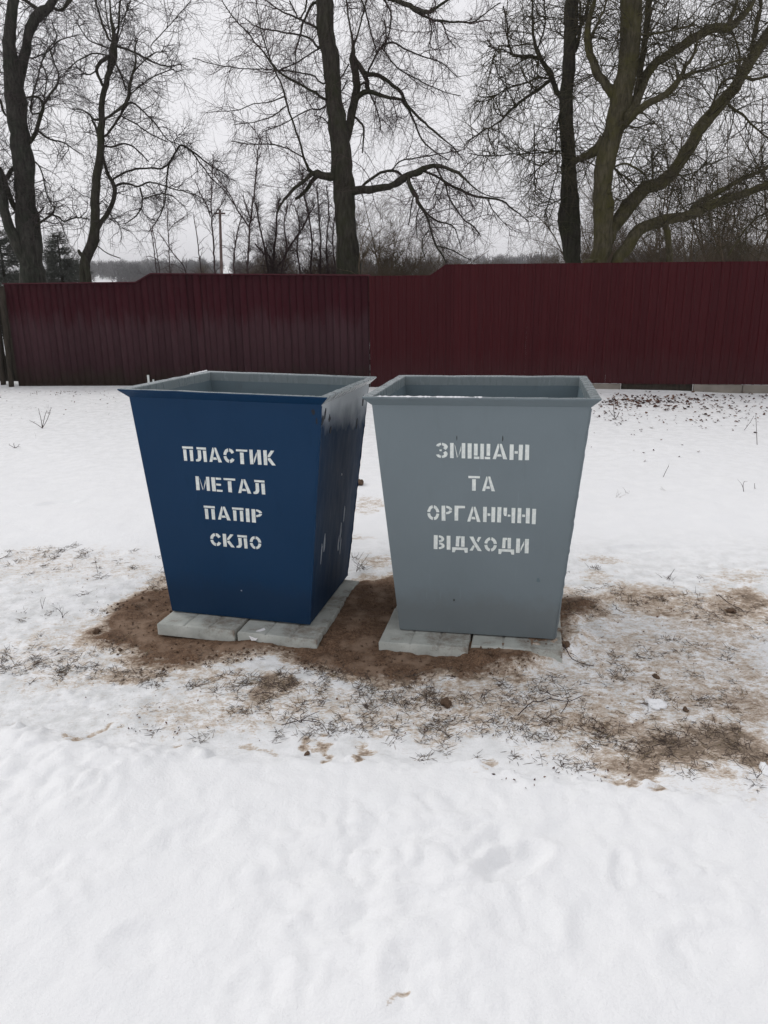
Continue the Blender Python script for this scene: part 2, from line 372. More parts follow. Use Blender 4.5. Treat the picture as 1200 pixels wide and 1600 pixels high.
def snow_front(x, y):
    d = poly_dist(x, y, FRONT)
    d = d + 0.05*fbm(x, y, 7, 3, 9.0) + 0.02*fbm(x, y, 30, 2, 4.0)
    return np.clip(d/0.10+0.4, 0, 1)
near = (np.abs(x) < 6) & (y > 0) & (y < 14)
soil = np.zeros_like(x); mud = np.zeros_like(x); front = np.zeros_like(x); snow_grey = np.zeros_like(x)
sd = poly_dist(x[near], y[near], SOIL) + 0.08*fbm(x[near], y[near], 9, 4, 2.0) + 0.03*fbm(x[near], y[near], 34, 3, 2.5)
soil[near] = np.clip(0.5+sd/0.16, 0, 1)
mud[near] = np.maximum(blob_mask(x[near], y[near], MUD), 0.75*np.exp(-(np.minimum(sd, 0)/0.075)**2))
front[near] = snow_front(x[near], y[near])
front[(y <= 0) | ((np.abs(x) >= 6) & (y < 2.0))] = 1
trod = np.clip((y-2.2)/0.4, 0, 1)*np.clip((4.9-y+0.25*fbm(x, y, 1.2, 2))/0.9, 0, 1)*(1-front)      # trodden, thawed old snow
snow_grey[:] = np.clip(trod + 0.62*np.clip((y-4.8)/5, 0, 1)*(y < 40), 0, 1)  # trodden band, plus grey mottling that grows towards the fence
h = 0.05*fbm(x, y, 0.35, 3)*np.clip(y/8, 0, 1) + 0.022*fbm(x, y, 1.1, 3, 7.0)*keep(0.5)
# far land: falls away gently, then long low hills
far = np.clip((y-25)/120, 0, 1); h -= 1.2*far**2*np.clip(1-(y-200)/200, 0, 1)
h += np.clip((y-260)/500, 0, 1)**1.3*(9+5*fbm(x, y, 0.0022, 3))
bk = (1-front)*(1-trod)
h += bk*(0.012*fbm(x, y, 3.5, 3, 11.0)*keep(0.14) + 0.004*fbm(x, y, 22, 3, 12.0)*keep(0.03))
h += trod*(0.014*fbm(x, y, 5, 3, 3.0)*keep(0.1) + 0.008*fbm(x, y, 19, 4, 6.0)*keep(0.03))
wxx, wyy = x+0.06*fbm(x, y, 5, 2, 21.0), y+0.06*fbm(x, y, 5, 2, 22.0)
lump = np.abs(fbm(wxx, wyy, 6.0, 2, 31.0))*2.0
wx2, wy2 = x+0.025*fbm(x, y, 13, 2, 3.), y+0.025*fbm(x, y, 13, 2, 8.)
lump2 = np.abs(fbm(wx2, wy2, 13, 2, 33.0))*2.0
lump3 = np.abs(fbm(wx2, wy2, 27, 2, 35.0))*2.0
amp = np.clip(0.75+1.3*fbm(x, y, 1.7, 2, 51.0), 0.40, 1.3)
h += front*(0.026 + 0.9*amp*( 0.010*fbm(x, y, 2.1, 2, 13.0)*keep(0.3) + 0.010*lump*keep(0.1) + 0.012*lump2*keep(0.05) + 0.0085*lump3*keep(0.03) + 0.0042*fbm(x, y, 55, 3, 15.0)*keep(0.02)) + 0.0016*fbm(x, y, 60, 2, 19.0)*keep(0.02))
# a rim of loose crumbs where the thick snow ends
rim = front*(1-front)*4
h += rim*np.clip(fbm(x, y, 17, 3, 41.0), 0, 1)*0.045*keep(0.05)
# footprints: (px, py, half length m, half width m, heading, depth m)
for px_, py_, hl, hw, a, dp in [(800, 1357, .11, .055, 0.5, .032), (770, 1330, .09, .05, 0.9, .016), (970, 1368, .07, .03, 1.3, .014), (540, 1345, .16, .10, 0.1, .010), (210, 1480, .07, .06, 0.3, .009), (800, 1430, .12, .08, 2.2, .008),
                                (620, 1425, .13, .05, 0.2, .010), (690, 1360, .10, .05, 0.4, .008), (400, 1560, .10, .06, 1.2, .008), (1100, 1500, .12, .07, 0.2, .008), (300, 1310, .12, .06, 0.7, .009), (930, 1460, .11, .06, 1.1, .009), (455, 1400, .10, .06, 2.6, .010), (520, 1450, .10, .05, 0.3, .009),
                                (900, 1300, .12, .06, 0.4, .008), (120, 1360, .12, .06, 2.9, .008), (1080, 1340, .12, .06, 0.2, .007), (640, 1530, .11, .06, 1.4, .008), (700, 770, .14, .06, 1.2, .02), (90, 780, .14, .06, .3, .014), (990, 850, .14, .06, .2, .014), (160, 860, .14, .06, .2, .012)]:
    c = ground(px_, py_, 0.03); dx_, dy_ = x-c[0], y-c[1]
    m_ = (np.abs(dx_) < .6) & (np.abs(dy_) < .6)
    ca, sa = math.cos(a), math.sin(a)
    u_, v_ = (dx_[m_]*ca+dy_[m_]*sa)/hl, (-dx_[m_]*sa+dy_[m_]*ca)/hw
    d = np.sqrt(u_*u_+v_*v_) + 0.16*fbm(x[m_], y[m_], 16, 3, 3.3)
    h[m_] += -dp*np.clip((1.25-d)/0.6, 0, 1)**1.5 + dp*0.30*np.exp(-((d-1.3)/0.22)**2)
# loose dug soil lies a little proud and crumbly
h += soil*(0.020 + 0.018*np.abs(fbm(x, y, 11, 3, 17.0))*keep(0.05) + 0.012*fbm(x, y, 34, 3, 18.0)*keep(0.025))
h -= np.clip(mud, 0, 1)*0.006
# flat beds for the slabs; soil banked against the front of the grey pair
for pose, x0, x1, y0, y1, dz in SLABS:
    a = pose[1][2]; dx_, dy_ = x-pose[0][0], y-pose[0][1]
    lx, ly = dx_*math.cos(a)+dy_*math.sin(a), -dx_*math.sin(a)+dy_*math.cos(a)
    q_ = np.maximum(np.maximum(x0-lx, lx-x1), np.maximum(y0-ly, ly-y1))
    bed = np.clip(1-(q_+.012)/0.012, 0, 1); h = h*(1-bed) + bed*np.minimum(h, 0.012)
for px_, py_, r_, hh in [(800, 1028, .13, .062), (755, 1022, .11, .058), (850, 1014, .12, .066), (893, 998, .10, .068), (886, 968, .07, .055), (690, 1042, .1, .02), (420, 1015, .12, .016), (300, 1008, .12, .012)]:
    c = ground(px_, py_, 0.02); m_ = (np.abs(x-c[0]) < .5) & (np.abs(y-c[1]) < .5)
    d = np.hypot(x[m_]-c[0], y[m_]-c[1])/r_ + 0.2*fbm(x[m_], y[m_], 14, 3, 5.)
    h[m_] = np.maximum(h[m_], hh*np.clip(1.1-d*d*0.6, 0, 1) + 0.008*fbm(x[m_], y[m_], 40, 2, 1.))
ny, nx = X.shape
ii = (np.arange(ny-1)[:, None]*nx + np.arange(nx-1)[None, :]).ravel()
Q = np.stack([ii, ii+1, ii+nx+1, ii+nx], 1)
HF = h.reshape(ny, nx)
GR = fast_mesh('ground', np.stack([x, y, h], 1), Q, M_ground, smooth=True, attrs={'soil': soil, 'mud': mud, 'snow_grey': snow_grey})
tag(GR, kind='structure')
def gz(px, py):
    i = int(np.clip(np.searchsorted(gx, px), 1, nx-1)); j = int(np.clip(np.searchsorted(gy, py), 1, ny-1))
    return float(HF[j, i])
def gzv(a, b):
    return HF[np.clip(np.searchsorted(gy, b), 1, ny-1), np.clip(np.searchsorted(gx, a), 1, nx-1)]
def on_ground(px, py):
    p = ground(px, py)
    for _ in range(3): p = ground(px, py, gz(p[0], p[1]))
    return p

# ---------------------------------------------------------------- tubes and growing branches
def tubes(P, Rr, S, ang_noise=0.0, seed=0.0):
    """P (n,k,3) centre lines, Rr (n,k) radii -> vertices, quads"""
    n, k, _ = P.shape
    T = np.gradient(P, axis=1); T /= np.linalg.norm(T, axis=2, keepdims=True)+1e-9
    ref = np.where(np.abs(T.mean(1)[:, 2:3]) > 0.8, np.array([[1.0, 0.13, 0]]), np.array([[0.1, 0.2, 1.0]]))[:, None, :]
    A = np.cross(T, ref); A /= np.linalg.norm(A, axis=2, keepdims=True)+1e-9
    B = np.cross(T, A)
    th = np.arange(S)*2*np.pi/S
    rr = Rr[:, :, None]*np.ones(S)
    if ang_noise:
        q_ = P[:, :, None, :] + (A[:, :, None, :]*np.cos(th)[:, None]+B[:, :, None, :]*np.sin(th)[:, None])*Rr[:, :, None, None]
        rr = rr*(1+ang_noise*(vnoise(q_[..., 0]*9+seed, q_[..., 1]*9, q_[..., 2]*3)+0.6*vnoise(q_[..., 0]*26+seed, q_[..., 1]*26, q_[..., 2]*8)))
    V = P[:, :, None, :] + A[:, :, None, :]*(rr*np.cos(th))[..., None] + B[:, :, None, :]*(rr*np.sin(th))[..., None]
    base = (np.arange(n)[:, None, None]*k + np.arange(k-1)[None, :, None])*S
    s0 = np.arange(S)[None, None, :]; s1 = (np.arange(S)+1)[None, None, :] % S
    F = np.stack([base+s0, base+s1, base+S+s1, base+S+s0], -1).reshape(-1, 4)
    return V.reshape(-1, 3), F
def merge(parts):
    V, F, o = [], [], 0
    for v, f in parts: V.append(v); F.append(f+o); o += len(v)
    return np.concatenate(V), np.concatenate(F)
def grow(P, Rr, n, L, r, ang=(35, 75), gnarl=0.3, bias=0.0, k=6, t0=0.15, rg=rng, taper=0.25, side=None):
    """n children spread over the parent centre lines P (m,k0,3)"""
    m_, k0, _ = P.shape
    seg = np.linalg.norm(np.diff(P, axis=1), axis=2).sum(1); pr = seg/seg.sum()
    who = rg.choice(m_, n, p=pr); t = t0 + (1-t0)*rg.random(n)**0.85
    f = t*(k0-1); i = np.minimum(f.astype(int), k0-2); u = (f-i)[:, None]
    p0 = P[who, i]*(1-u)+P[who, i+1]*u
    tan = P[who, i+1]-P[who, i]; tan /= np.linalg.norm(tan, axis=1, keepdims=True)+1e-9
    pr_ = Rr[who, i]
    v = rg.normal(size=(n, 3))
    if side is not None: v = v*np.array(side)
    v -= (v*tan).sum(1, keepdims=True)*tan; v /= np.linalg.norm(v, axis=1, keepdims=True)+1e-9
    a = np.radians(rg.uniform(*ang, n))[:, None]
    d = np.cos(a)*tan + np.sin(a)*v
    ln = rg.uniform(L[0], L[1], n)*(1.15-0.6*t)
    out = np.empty((n, k, 3)); out[:, 0] = p0
    bend = rg.normal(size=(n, 3))*gnarl*0.35
    for s in range(1, k):
        d = d + rg.normal(size=(n, 3))*gnarl*0.5 + bend + np.array([0, 0, bias])
        d /= np.linalg.norm(d, axis=1, keepdims=True)
        out[:, s] = out[:, s-1] + d*(ln/(k-1))[:, None]
    r0 = np.minimum(rg.uniform(r[0], r[1], n), np.maximum(pr_*0.75, r[0]*0.6))
    rad = r0[:, None]*(1-(1-taper)*np.linspace(0, 1, k)[None, :])
    return out, rad
def resample(P, Rr, stepm):
    """Catmull-Rom through traced points"""
    P = np.asarray(P, float); Rr = np.asarray(Rr, float)
    E = np.vstack([2*P[0]-P[1], P, 2*P[-1]-P[-2]])
    op, orr = [], []
    for i in range(len(P)-1):
        n = max(2, int(np.linalg.norm(P[i+1]-P[i])/stepm))
        for t in np.linspace(0, 1, n, endpoint=False):
            a, b, c, d = E[i], E[i+1], E[i+2], E[i+3]
            op.append(0.5*((2*b)+(c-a)*t+(2*a-5*b+4*c-d)*t*t+(-a+3*b-3*c+d)*t**3)); orr.append(Rr[i]*(1-t)+Rr[i+1]*t)
    op.append(P[-1]); orr.append(Rr[-1])
    return np.array(op), np.array(orr)
def fixed(P, Rr, k):
    t = np.linspace(0, len(P)-1, k); i = np.minimum(t.astype(int), len(P)-2); u = t-i
    return P[i]*(1-u)[:, None]+P[i+1]*u[:, None], Rr[i]*(1-u)+Rr[i+1]*u

def traced_limbs(limbs, Y0, rg, drift=0.45):
    placed = []                                   # (px, py, Y) samples
    res = []
    for li, L in enumerate(limbs):
        L = [tuple(q) for q in L]
        if placed:
            A = np.array(placed); d = np.hypot(A[:, 0]-L[0][0], A[:, 1]-L[0][1]); j = int(d.argmin())
            Yb = A[j, 2]
            if 3 < d[j] < 30 and L[0][1] < 400: L = [(A[j, 0], A[j, 1], L[0][2])] + L
            rooted = L[0][1] >= 400
            if rooted: Yb = Y0 + rg.uniform(-0.25, 0.25)
        else: Yb, rooted = Y0, True
        sl_ = rg.uniform(0.15, drift)*rg.choice([-1, 1]) if li else 0.05
        pts, rad, acc, prev = [], [], 0.0, None
        for (px, py, wd) in L:
            if prev is not None: acc += math.hypot(px-prev[0], py-prev[1])*Yb/FPX
            Yp = Yb + sl_*acc*(1.0 if acc < 2 else 1.0)
            p = at_depth(px, py, Yp); zc = float((p-CAM)@_F)
            pts.append(p); rad.append(max(0.0016, wd*(0.5 if wd > 11 else (0.36+0.14*max(0, wd-5)/6))*zc/FPX)); prev = (px, py)
            placed.append((px, py, Yp))
        dens = []                                  # denser samples so later limbs find their fork
        for (a, b) in zip(placed[-len(L):-1], placed[-len(L)+1:]):
            for t in (0.25, 0.5, 0.75): dens.append(tuple(a[i]*(1-t)+b[i]*t for i in range(3)))
        placed.extend(dens)
        if rooted:
            b0 = pts[0]; b1 = pts[1]; g0 = b0 + (b0-b1)/max(1e-6, np.linalg.norm(b0-b1))*0.3
            base = np.array([g0[0]*0.6+b0[0]*0.4, g0[1]*0.2+b0[1]*0.8, -0.15])
            pts.insert(0, (base+b0)/2); rad.insert(0, rad[0]*1.08)
            pts.insert(0, base); rad.insert(0, rad[0]*1.45)
        P, Q_ = resample(pts, rad, 0.09 if rad[0] > 0.03 else 0.06)
        nz = 0.30*np.minimum(Q_, 0.03)+0.0035
        s_ = np.arange(len(P))*0.8+li*13.7
        P = P + np.stack([vnoise(s_, s_*0+1.5), vnoise(s_, s_*0+7.5), vnoise(s_, s_*0+11.5)], 1)*nz[:, None]*1.6
        res.append((P, Q_))
    return res

def build_tree(name, label, limbs, Y0, mats, seed, n2, n3, n4, L2=(0.5, 1.3), L3=(0.25, 0.65), L4=(0.10, 0.30), bias=(-0.02, -0.03, -0.03), gnarl=0.35,
               r2=(0.005, 0.010), r3=(0.0035, 0.0055), r4=(0.0022, 0.0032), extra=None, cat='tree', group=None):
    rg = np.random.default_rng(seed)
    tr = traced_limbs(limbs, Y0, rg)
    base = tr[0][0][0].copy(); base[2] = 0.0
    root = empty(name, tuple(base)); tag(root, label, cat, group)
    thick, thin = [], []
    for i, (P, Q_) in enumerate(tr):
        mx_ = Q_.max(); S = 18 if mx_ > 0.06 else (10 if mx_ > 0.03 else 6)
        v, f = tubes(P[None], Q_[None], S, 0.15 if mx_ > 0.06 else 0.08, seed*3.1)
        (thick if mx_ > 0.075 else thin).append((v-base, f))
    v, f = merge(thick); fast_mesh('trunk', v, f, mats[0], root)
    if thin: v, f = merge(thin); fast_mesh('branches', v, f, mats[1], root)
    # twigs grow from every traced limb, less from the bare lower trunk
    src = []
    for i, (P, Q_) in enumerate(tr):
        up = P[:, 2] > 2.2
        P2, Q2 = P[up], Q_[up]
        if len(P2) < 3: continue
        n = 14; a, b = fixed(P2, Q2, n); src.append((a, b, Q2.mean()))
    PP = np.array([s[0] for s in src]); RR = np.array([s[1] for s in src])
    p2, q2 = grow(PP, RR, n2, L2, r2, (40, 80), gnarl, bias[0], 9, 0.05, rg)
    pa = np.concatenate([p2, np.array([fixed(a, b, 9)[0] for a, b, mr in src if mr < 0.045])]) if any(s[2] < 0.045 for s in src) else p2
    qa = np.concatenate([q2, np.array([fixed(a, b, 9)[1] for a, b, mr in src if mr < 0.045])]) if len(pa) > len(p2) else q2
    p3, q3 = grow(pa, qa, n3, L3, r3, (35, 75), gnarl, bias[1], 7, 0.08, rg)
    p4, q4 = grow(p3, q3, n4, L4, r4, (30, 70), gnarl, bias[2], 5, 0.1, rg)
    vs = [tubes(p2-base, q2, 5), tubes(p3-base, q3, 4), tubes(p4-base, q4, 3)]
    v, f = merge(vs); fast_mesh('twigs', v, f, mats[2], root)
    return root

# ---------------------------------------------------------------- waste bins
RIM_Z, BODY_Z = 1.10, 1.066
W0, D0, W1, D1, WR, DR = 0.7071, 0.6865, 0.8982, 0.862, 0.9662, 0.9293
def ring(wd, dp, z): return [(-wd/2, -dp/2, z), (wd/2, -dp/2, z), (wd/2, dp/2, z), (-wd/2, dp/2, z)]
GL = {}
def rect(x0, y0, x1, y1): return [(x0, y0), (x1, y0), (x1, y1), (x0, y1)]
def arc(cx, cy, rx, ry, s, a0, a1, n=9, sx=None):
    sx = sx or s
    o = [(cx+rx*math.cos(R(a)), cy+ry*math.sin(R(a))) for a in np.linspace(a0, a1, n)]
    i_ = [(cx+(rx-sx)*math.cos(R(a)), cy+(ry-s)*math.sin(R(a))) for a in np.linspace(a1, a0, n)]
    return o+i_
P_ = lambda off=0: [rect(off+.0, .85, off+.80, 1), rect(off+.05, 0, off+.28, .78), rect(off+.53, 0, off+.76, .78)]
GL['П'] = (.80, P_())
GL['Л'] = (.84, [rect(.12, .85, .82, 1), rect(.58, 0, .81, .78), [(.18, .78), (.41, .78), (.41, .24), (.33, .06), (.18, 0), (.0, 0), (.0, .14), (.12, .17), (.18, .28)]])
GL['А'] = (.92, [[(0, 0), (.21, 0), (.41, .78), (.36, 1), (.31, 1)], [(.43, 1), (.56, 1), (.92, 0), (.67, 0), (.45, .82)], [(.31, .32), (.52, .32), (.58, .17), (.28, .17)]])
GL['С'] = (.78, [arc(.42, .5, .42, .5, .21, 100, 174), arc(.42, .5, .42, .5, .21, 187, 262), arc(.42, .5, .42, .5, .21, 28, 86), arc(.42, .5, .42, .5, .21, 276, 330)])
GL['Т'] = (.82, [rect(0, .86, .82, 1), rect(.28, 0, .53, .79)])
GL['И'] = (.84, [rect(0, 0, .25, 1), rect(.58, 0, .83, 1), [(.30, .08), (.30, .34), (.53, .86), (.53, .62)]])
GL['К'] = (.82, [rect(0, 0, .25, 1), [(.31, .53), (.46, .56), (.80, 1), (.56, 1), (.31, .66)], [(.31, .47), (.47, .50), (.84, 0), (.58, 0), (.31, .36)]])
GL['М'] = (.98, [rect(0, 0, .23, 1), rect(.75, 0, .98, 1), [(.28, .92), (.33, .78), (.48, .10), (.45, .02)], [(.52, .02), (.55, .18), (.70, .84), (.70, .55)]])
GL['Е'] = (.72, [rect(0, 0, .26, 1), rect(.32, .86, .70, 1), rect(.32, .43, .66, .57), rect(.32, 0, .74, .14)])
GL['І'] = (.25, [rect(0, 0, .25, 1)])
GL['Р'] = (.74, [rect(0, 0, .26, 1), arc(.32, .72, .42, .28, .14, 8, 90, sx=.2), arc(.32, .72, .42, .28, .14, -90, -8, sx=.2)])
GL['О'] = (.84, [arc(.42, .5, .42, .5, .19, a, a+76, sx=.2) for a in (7, 97, 187, 277)])
GL['З'] = (.76, [arc(.36, .74, .40, .26, .15, -52, 84, sx=.24), arc(.36, .74, .37, .26, .15, 100, 168, sx=.2), arc(.36, .26, .40, .26, .15, -84, 52, sx=.24), arc(.36, .26, .37, .26, .15, 192, 260, sx=.2), rect(.22, .45, .37, .56)])
GL['Ш'] = (1.04, [rect(0, .22, .23, 1), rect(.405, 0, .635, 1), rect(.81, .22, 1.04, 1), rect(0, 0, .35, .15), rect(.69, 0, 1.04, .15)])
GL['Н'] = (.82, [rect(0, 0, .25, 1), rect(.57, 0, .82, 1), rect(.31, .42, .51, .58)])
GL['Г'] = (.72, [[(0, 0), (.25, 0), (.25, .84), (.72, .86), (.72, 1), (0, 1)]])
GL['Ч'] = (.80, [rect(.55, 0, .80, 1), [(0, 1), (.24, 1), (.24, .60), (.20, .44), (.06, .46), (0, .60)], rect(.30, .42, .49, .55)])
GL['В'] = (.74, [rect(0, 0, .26, 1), arc(.32, .745, .40, .255, .14, -82, 84, sx=.2), arc(.32, .25, .43, .25, .14, -84, 78, sx=.2)])
GL['Д'] = (.98, [[(.20, .26), (.42, .26), (.45, 1), (.24, 1)], rect(.57, .26, .80, 1), rect(.44, .86, .53, 1), [(-.04, -.16), (.14, -.16), (.20, .02), (.78, .02), (.84, -.16), (1.02, -.16), (1.02, .19), (-.04, .19)]])
GL['Х'] = (.84, [[(0, 1), (.27, 1), (.40, .68), (.84, 0), (.58, 0), (.30, .44)], [(.60, 1), (.80, 1), (.60, .62), (.50, .74)], [(.0, 0), (.22, 0), (.36, .30), (.26, .40)]])

def front_pt(xx, z, off):
    s_ = (D1-D0)/2/BODY_Z; n_ = math.hypot(1, s_)
    return (xx, -D0/2 - s_*z - off/n_, z - off*s_/n_)
def lettering(text, x0, x1, zb, zt, mt, parent, sag=0.0, seed=0):
    rd = random.Random(seed)
    ws = [GL[c_][0] for c_ in text]; gap = 0.16
    tot = sum(ws)+gap*(len(text)-1); sx = (x1-x0)/tot; verts, faces, cx = [], [], 0.0
    for c_, w_ in zip(text, ws):
        dz, tl = rd.uniform(-.0012, .0012), rd.uniform(-.03, .03)
        for poly in GL[c_][1]:
            fr, bk_ = [], []
            for (a, b) in poly:
                xx = x0+(cx+a)*sx + tl*b*0.02 + rd.uniform(-.0006, .0006); z = zb+b*(zt-zb)+dz + rd.uniform(-.0006, .0006)
                fr.append(front_pt(xx, z, 0.0011)); bk_.append(front_pt(xx, z, -0.0008))
            n = len(verts); k = len(poly); verts += fr+bk_
            faces.append(list(range(n, n+k)))
            for i in range(k): faces.append([n+i, n+k+i, n+k+(i+1) % k, n+(i+1) % k])
        cx += w_+gap
    return pydata('lettering', verts, faces, mt, parent)

def bent_sheet(parent, name, rings_, mats, midx, closed_bottom):
    """walls subdivided so the sheet can carry slight dents"""
    pass
def wall_grid(r0, r1, n_u, n_v, inset=0.0, bow=0.0, seed=0.0):
    """four walls from ring r0 to r1, subdivided, slightly buckled; returns verts, faces, side index"""
    V, F, Sd = [], [], []
    for sd_ in range(4):
        a0, b0 = np.array(r0[sd_]), np.array(r0[(sd_+1) % 4]); a1, b1 = np.array(r1[sd_]), np.array(r1[(sd_+1) % 4])
        nrm = np.cross(b0-a0, a1-a0); nrm = nrm/np.linalg.norm(nrm)
        o = len(V)
        for j in range(n_v+1):
            for i in range(n_u+1):
                u, v = i/n_u, j/n_v
                p = (a0*(1-u)+b0*u)*(1-v)+(a1*(1-u)+b1*u)*v
                e = math.sin(math.pi*u)*math.sin(math.pi*v)
                p = p + nrm*(bow if sd_ else 0.0)*e*float(vnoise(u*2.2+seed+sd_*5, v*2.4+sd_*3)) 
                V.append(p)
        for j in range(n_v):
            for i in range(n_u):
                q_ = o+j*(n_u+1)+i; F.append((q_, q_+1, q_+n_u+2, q_+n_u+1)); Sd.append(sd_)
    return V, F, Sd

def make_bin(pose, label, paints, seed):
    """paints: outside, right side, inside, rim"""
    root = empty('waste_bin', pose[0], pose[1]); tag(root, label, 'waste bin', 'steel waste bins on the slabs')
    z0 = 0.006
    V, F, S = wall_grid(ring(W0, D0, z0), ring(W1, D1, BODY_Z), 10, 12, bow=0.004, seed=seed)
    mi = [1 if s == 1 else 0 for s in S]
    t = 0.004
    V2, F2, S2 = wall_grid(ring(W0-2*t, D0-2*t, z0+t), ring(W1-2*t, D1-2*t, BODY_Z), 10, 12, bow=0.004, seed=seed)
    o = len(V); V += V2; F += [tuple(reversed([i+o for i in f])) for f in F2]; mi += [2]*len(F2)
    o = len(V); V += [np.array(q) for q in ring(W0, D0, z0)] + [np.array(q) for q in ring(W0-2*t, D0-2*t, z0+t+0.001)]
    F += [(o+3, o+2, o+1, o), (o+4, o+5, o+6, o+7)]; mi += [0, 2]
    pydata('body', V, F, paints[:3], root, smooth=False, mat_idx=mi)
    # flared rim, folded from sheet: lower ring -> outer lip -> small downward return, with an inner face
    prof = [(W1+0.001, D1+0.001, BODY_Z-0.004), (WR, DR, RIM_Z-0.006), (WR+0.002, DR+0.002, RIM_Z-0.001), (WR-0.001, DR-0.001, RIM_Z+0.001), (W1-0.006, D1-0.006, RIM_Z-0.001), (W1-0.010, D1-0.010, RIM_Z-0.005), (W1-0.010, D1-0.010, BODY_Z-0.012)]
    n_e = 14; rv, rf, rm = [], [], []
    rd = np.random.default_rng(int(seed*10)+5)
    jit = rd.normal(size=(4*n_e, 2))*0.0007
    for (a, b, z) in prof:
        rg_ = ring(a, b, z)
        for sd_ in range(4):
            p, q_ = np.array(rg_[sd_]), np.array(rg_[(sd_+1) % 4])
            for i in range(n_e):
                v = p*(1-i/n_e)+q_*(i/n_e); jj = jit[sd_*n_e+i]
                k_ = 1.0 if i else 0.0
                rv.append(v+np.array([jj[0], jj[0], jj[1]])*k_*(1 if z > BODY_Z+0.01 else 0.2))
    N = 4*n_e
    for r_ in range(len(prof)-1):
        for i in range(N):
            rf.append((r_*N+i, r_*N+(i+1) % N, (r_+1)*N+(i+1) % N, (r_+1)*N+i)); rm.append(0 if (r_ < 2 and i//n_e != 1) else 1)
    pydata('rim', rv, rf, [paints[0], paints[3]], root, mat_idx=rm)
    # weld beads up the two right-hand corners
    for sy in (-1, 1):
        z = np.linspace(0.01, BODY_Z-0.01, 60); u = z/BODY_Z
        P = np.stack([(W0+(W1-W0)*u)/2, sy*(D0+(D1-D0)*u)/2, z], 1); P[:, :2] += rd.normal(size=(60, 2))*0.0006
        v, f = tubes(P[None], (0.0026+0.0014*np.abs(rd.normal(size=60)))[None], 6)
        fast_mesh('weld_seam', v, f, paints[0] if sy < 0 else paints[1], root)
    return root
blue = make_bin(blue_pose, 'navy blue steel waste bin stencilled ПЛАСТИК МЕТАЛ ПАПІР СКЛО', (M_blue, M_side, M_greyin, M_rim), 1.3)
grey = make_bin(grey_pose, 'plain grey steel waste bin stencilled ЗМІШАНІ ТА ОРГАНІЧНІ ВІДХОДИ', (M_grey, M_grey, M_greyin, M_rim), 4.1)
lettering('ПЛАСТИК', -.214, .226, .781, .848, M_white, blue, seed=1)
lettering('МЕТАЛ', -.163, .172, .642, .708, M_white, blue, seed=2)
lettering('ПАПІР', -.135, .149, .505, .570, M_white, blue, seed=3)
lettering('СКЛО', -.116, .136, .373, .437, M_white, blue, seed=4)
lettering('ЗМІШАНІ', -.178, .210, .837, .903, M_white2, grey, seed=5)
lettering('ТА', -.041, .073, .695, .760, M_white2, grey, seed=6)
lettering('ОРГАНІЧНІ', -.218, .248, .555, .624, M_white2, grey, seed=7)
lettering('ВІДХОДИ', -.191, .223, .419, .485, M_white2, grey, seed=8)
def side_pt(yy, z, off):
    s_ = (W1-W0)/2/BODY_Z; return (W0/2+s_*z+off, yy, z-off*s_)
def side_mark(name, yy, z, ry, rz, mt, parent, seed):
    rd = random.Random(seed); k = 11
    fr = []
    for i in range(k):
        a = 2*math.pi*i/k; r_ = rd.uniform(.55, 1.15); fr.append((yy+ry*r_*math.cos(a), z+rz*r_*math.sin(a)))
    v = [side_pt(a, b, .0016) for a, b in fr]+[side_pt(a, b, -.001) for a, b in fr]
    f = [list(range(k))]+[[i, k+i, k+(i+1) % k, (i+1) % k] for i in range(k)]
    return pydata(name, v, f, mt, parent)
for i, (yy, z, ry, rz) in enumerate([(-.40, .99, .018, .022), (-.365, 1.015, .012, .03), (-.29, .985, .016, .016), (-.26, .925, .014, .02), (.33, .985, .016, .03), (.24, .88, .008, .03)]):
    side_mark('paint_chip', yy, z, ry, rz, M_chip, blue, 20+i)
for i, (yy, z, ry, rz) in enumerate([(-.24, .335, .007, .055), (-.20, .37, .012, .045), (.10, .34, .012, .07), (.14, .42, .010, .06), (.07, .28, .014, .05), (.12, .26, .010, .06), (.02, .66, .006, .006)]):
    side_mark('paint_scuff', yy, z, ry, rz, M_scuff, blue, 40+i)

def front_mark(name, xx, z, rx, rz, mt, parent, seed):
    rd = random.Random(seed); k = 9; fr = []
    for i in range(k):
        a = 2*math.pi*i/k; r_ = rd.uniform(.5, 1.2); fr.append((xx+rx*r_*math.cos(a), z+rz*r_*math.sin(a)))
    v = [front_pt(a, b, .0012) for a, b in fr]+[front_pt(a, b, -.001) for a, b in fr]
    return pydata(name, v, [list(range(k))]+[[i, k+i, k+(i+1) % k, (i+1) % k] for i in range(k)], mt, parent)
for i, (xx, z, rx, rz) in enumerate([(.02, .152, .004, .003), (.41, 1.03, .010, .014), (.425, .99, .004, .016)]):
    front_mark('paint_chip', xx, z, rx, rz, M_scuff if i < 1 else M_chip, blue, 80+i)
for i, (xx, z, rx, rz) in enumerate([(-.10, .172, .004, .005), (.27, .29, .010, .012), (-.09, .925, .002, .012), (.10, .925, .002, .014)]):
    front_mark('paint_chip', xx, z, rx, rz, M_greyin if i in (1,) else M_post, grey, 100+i)

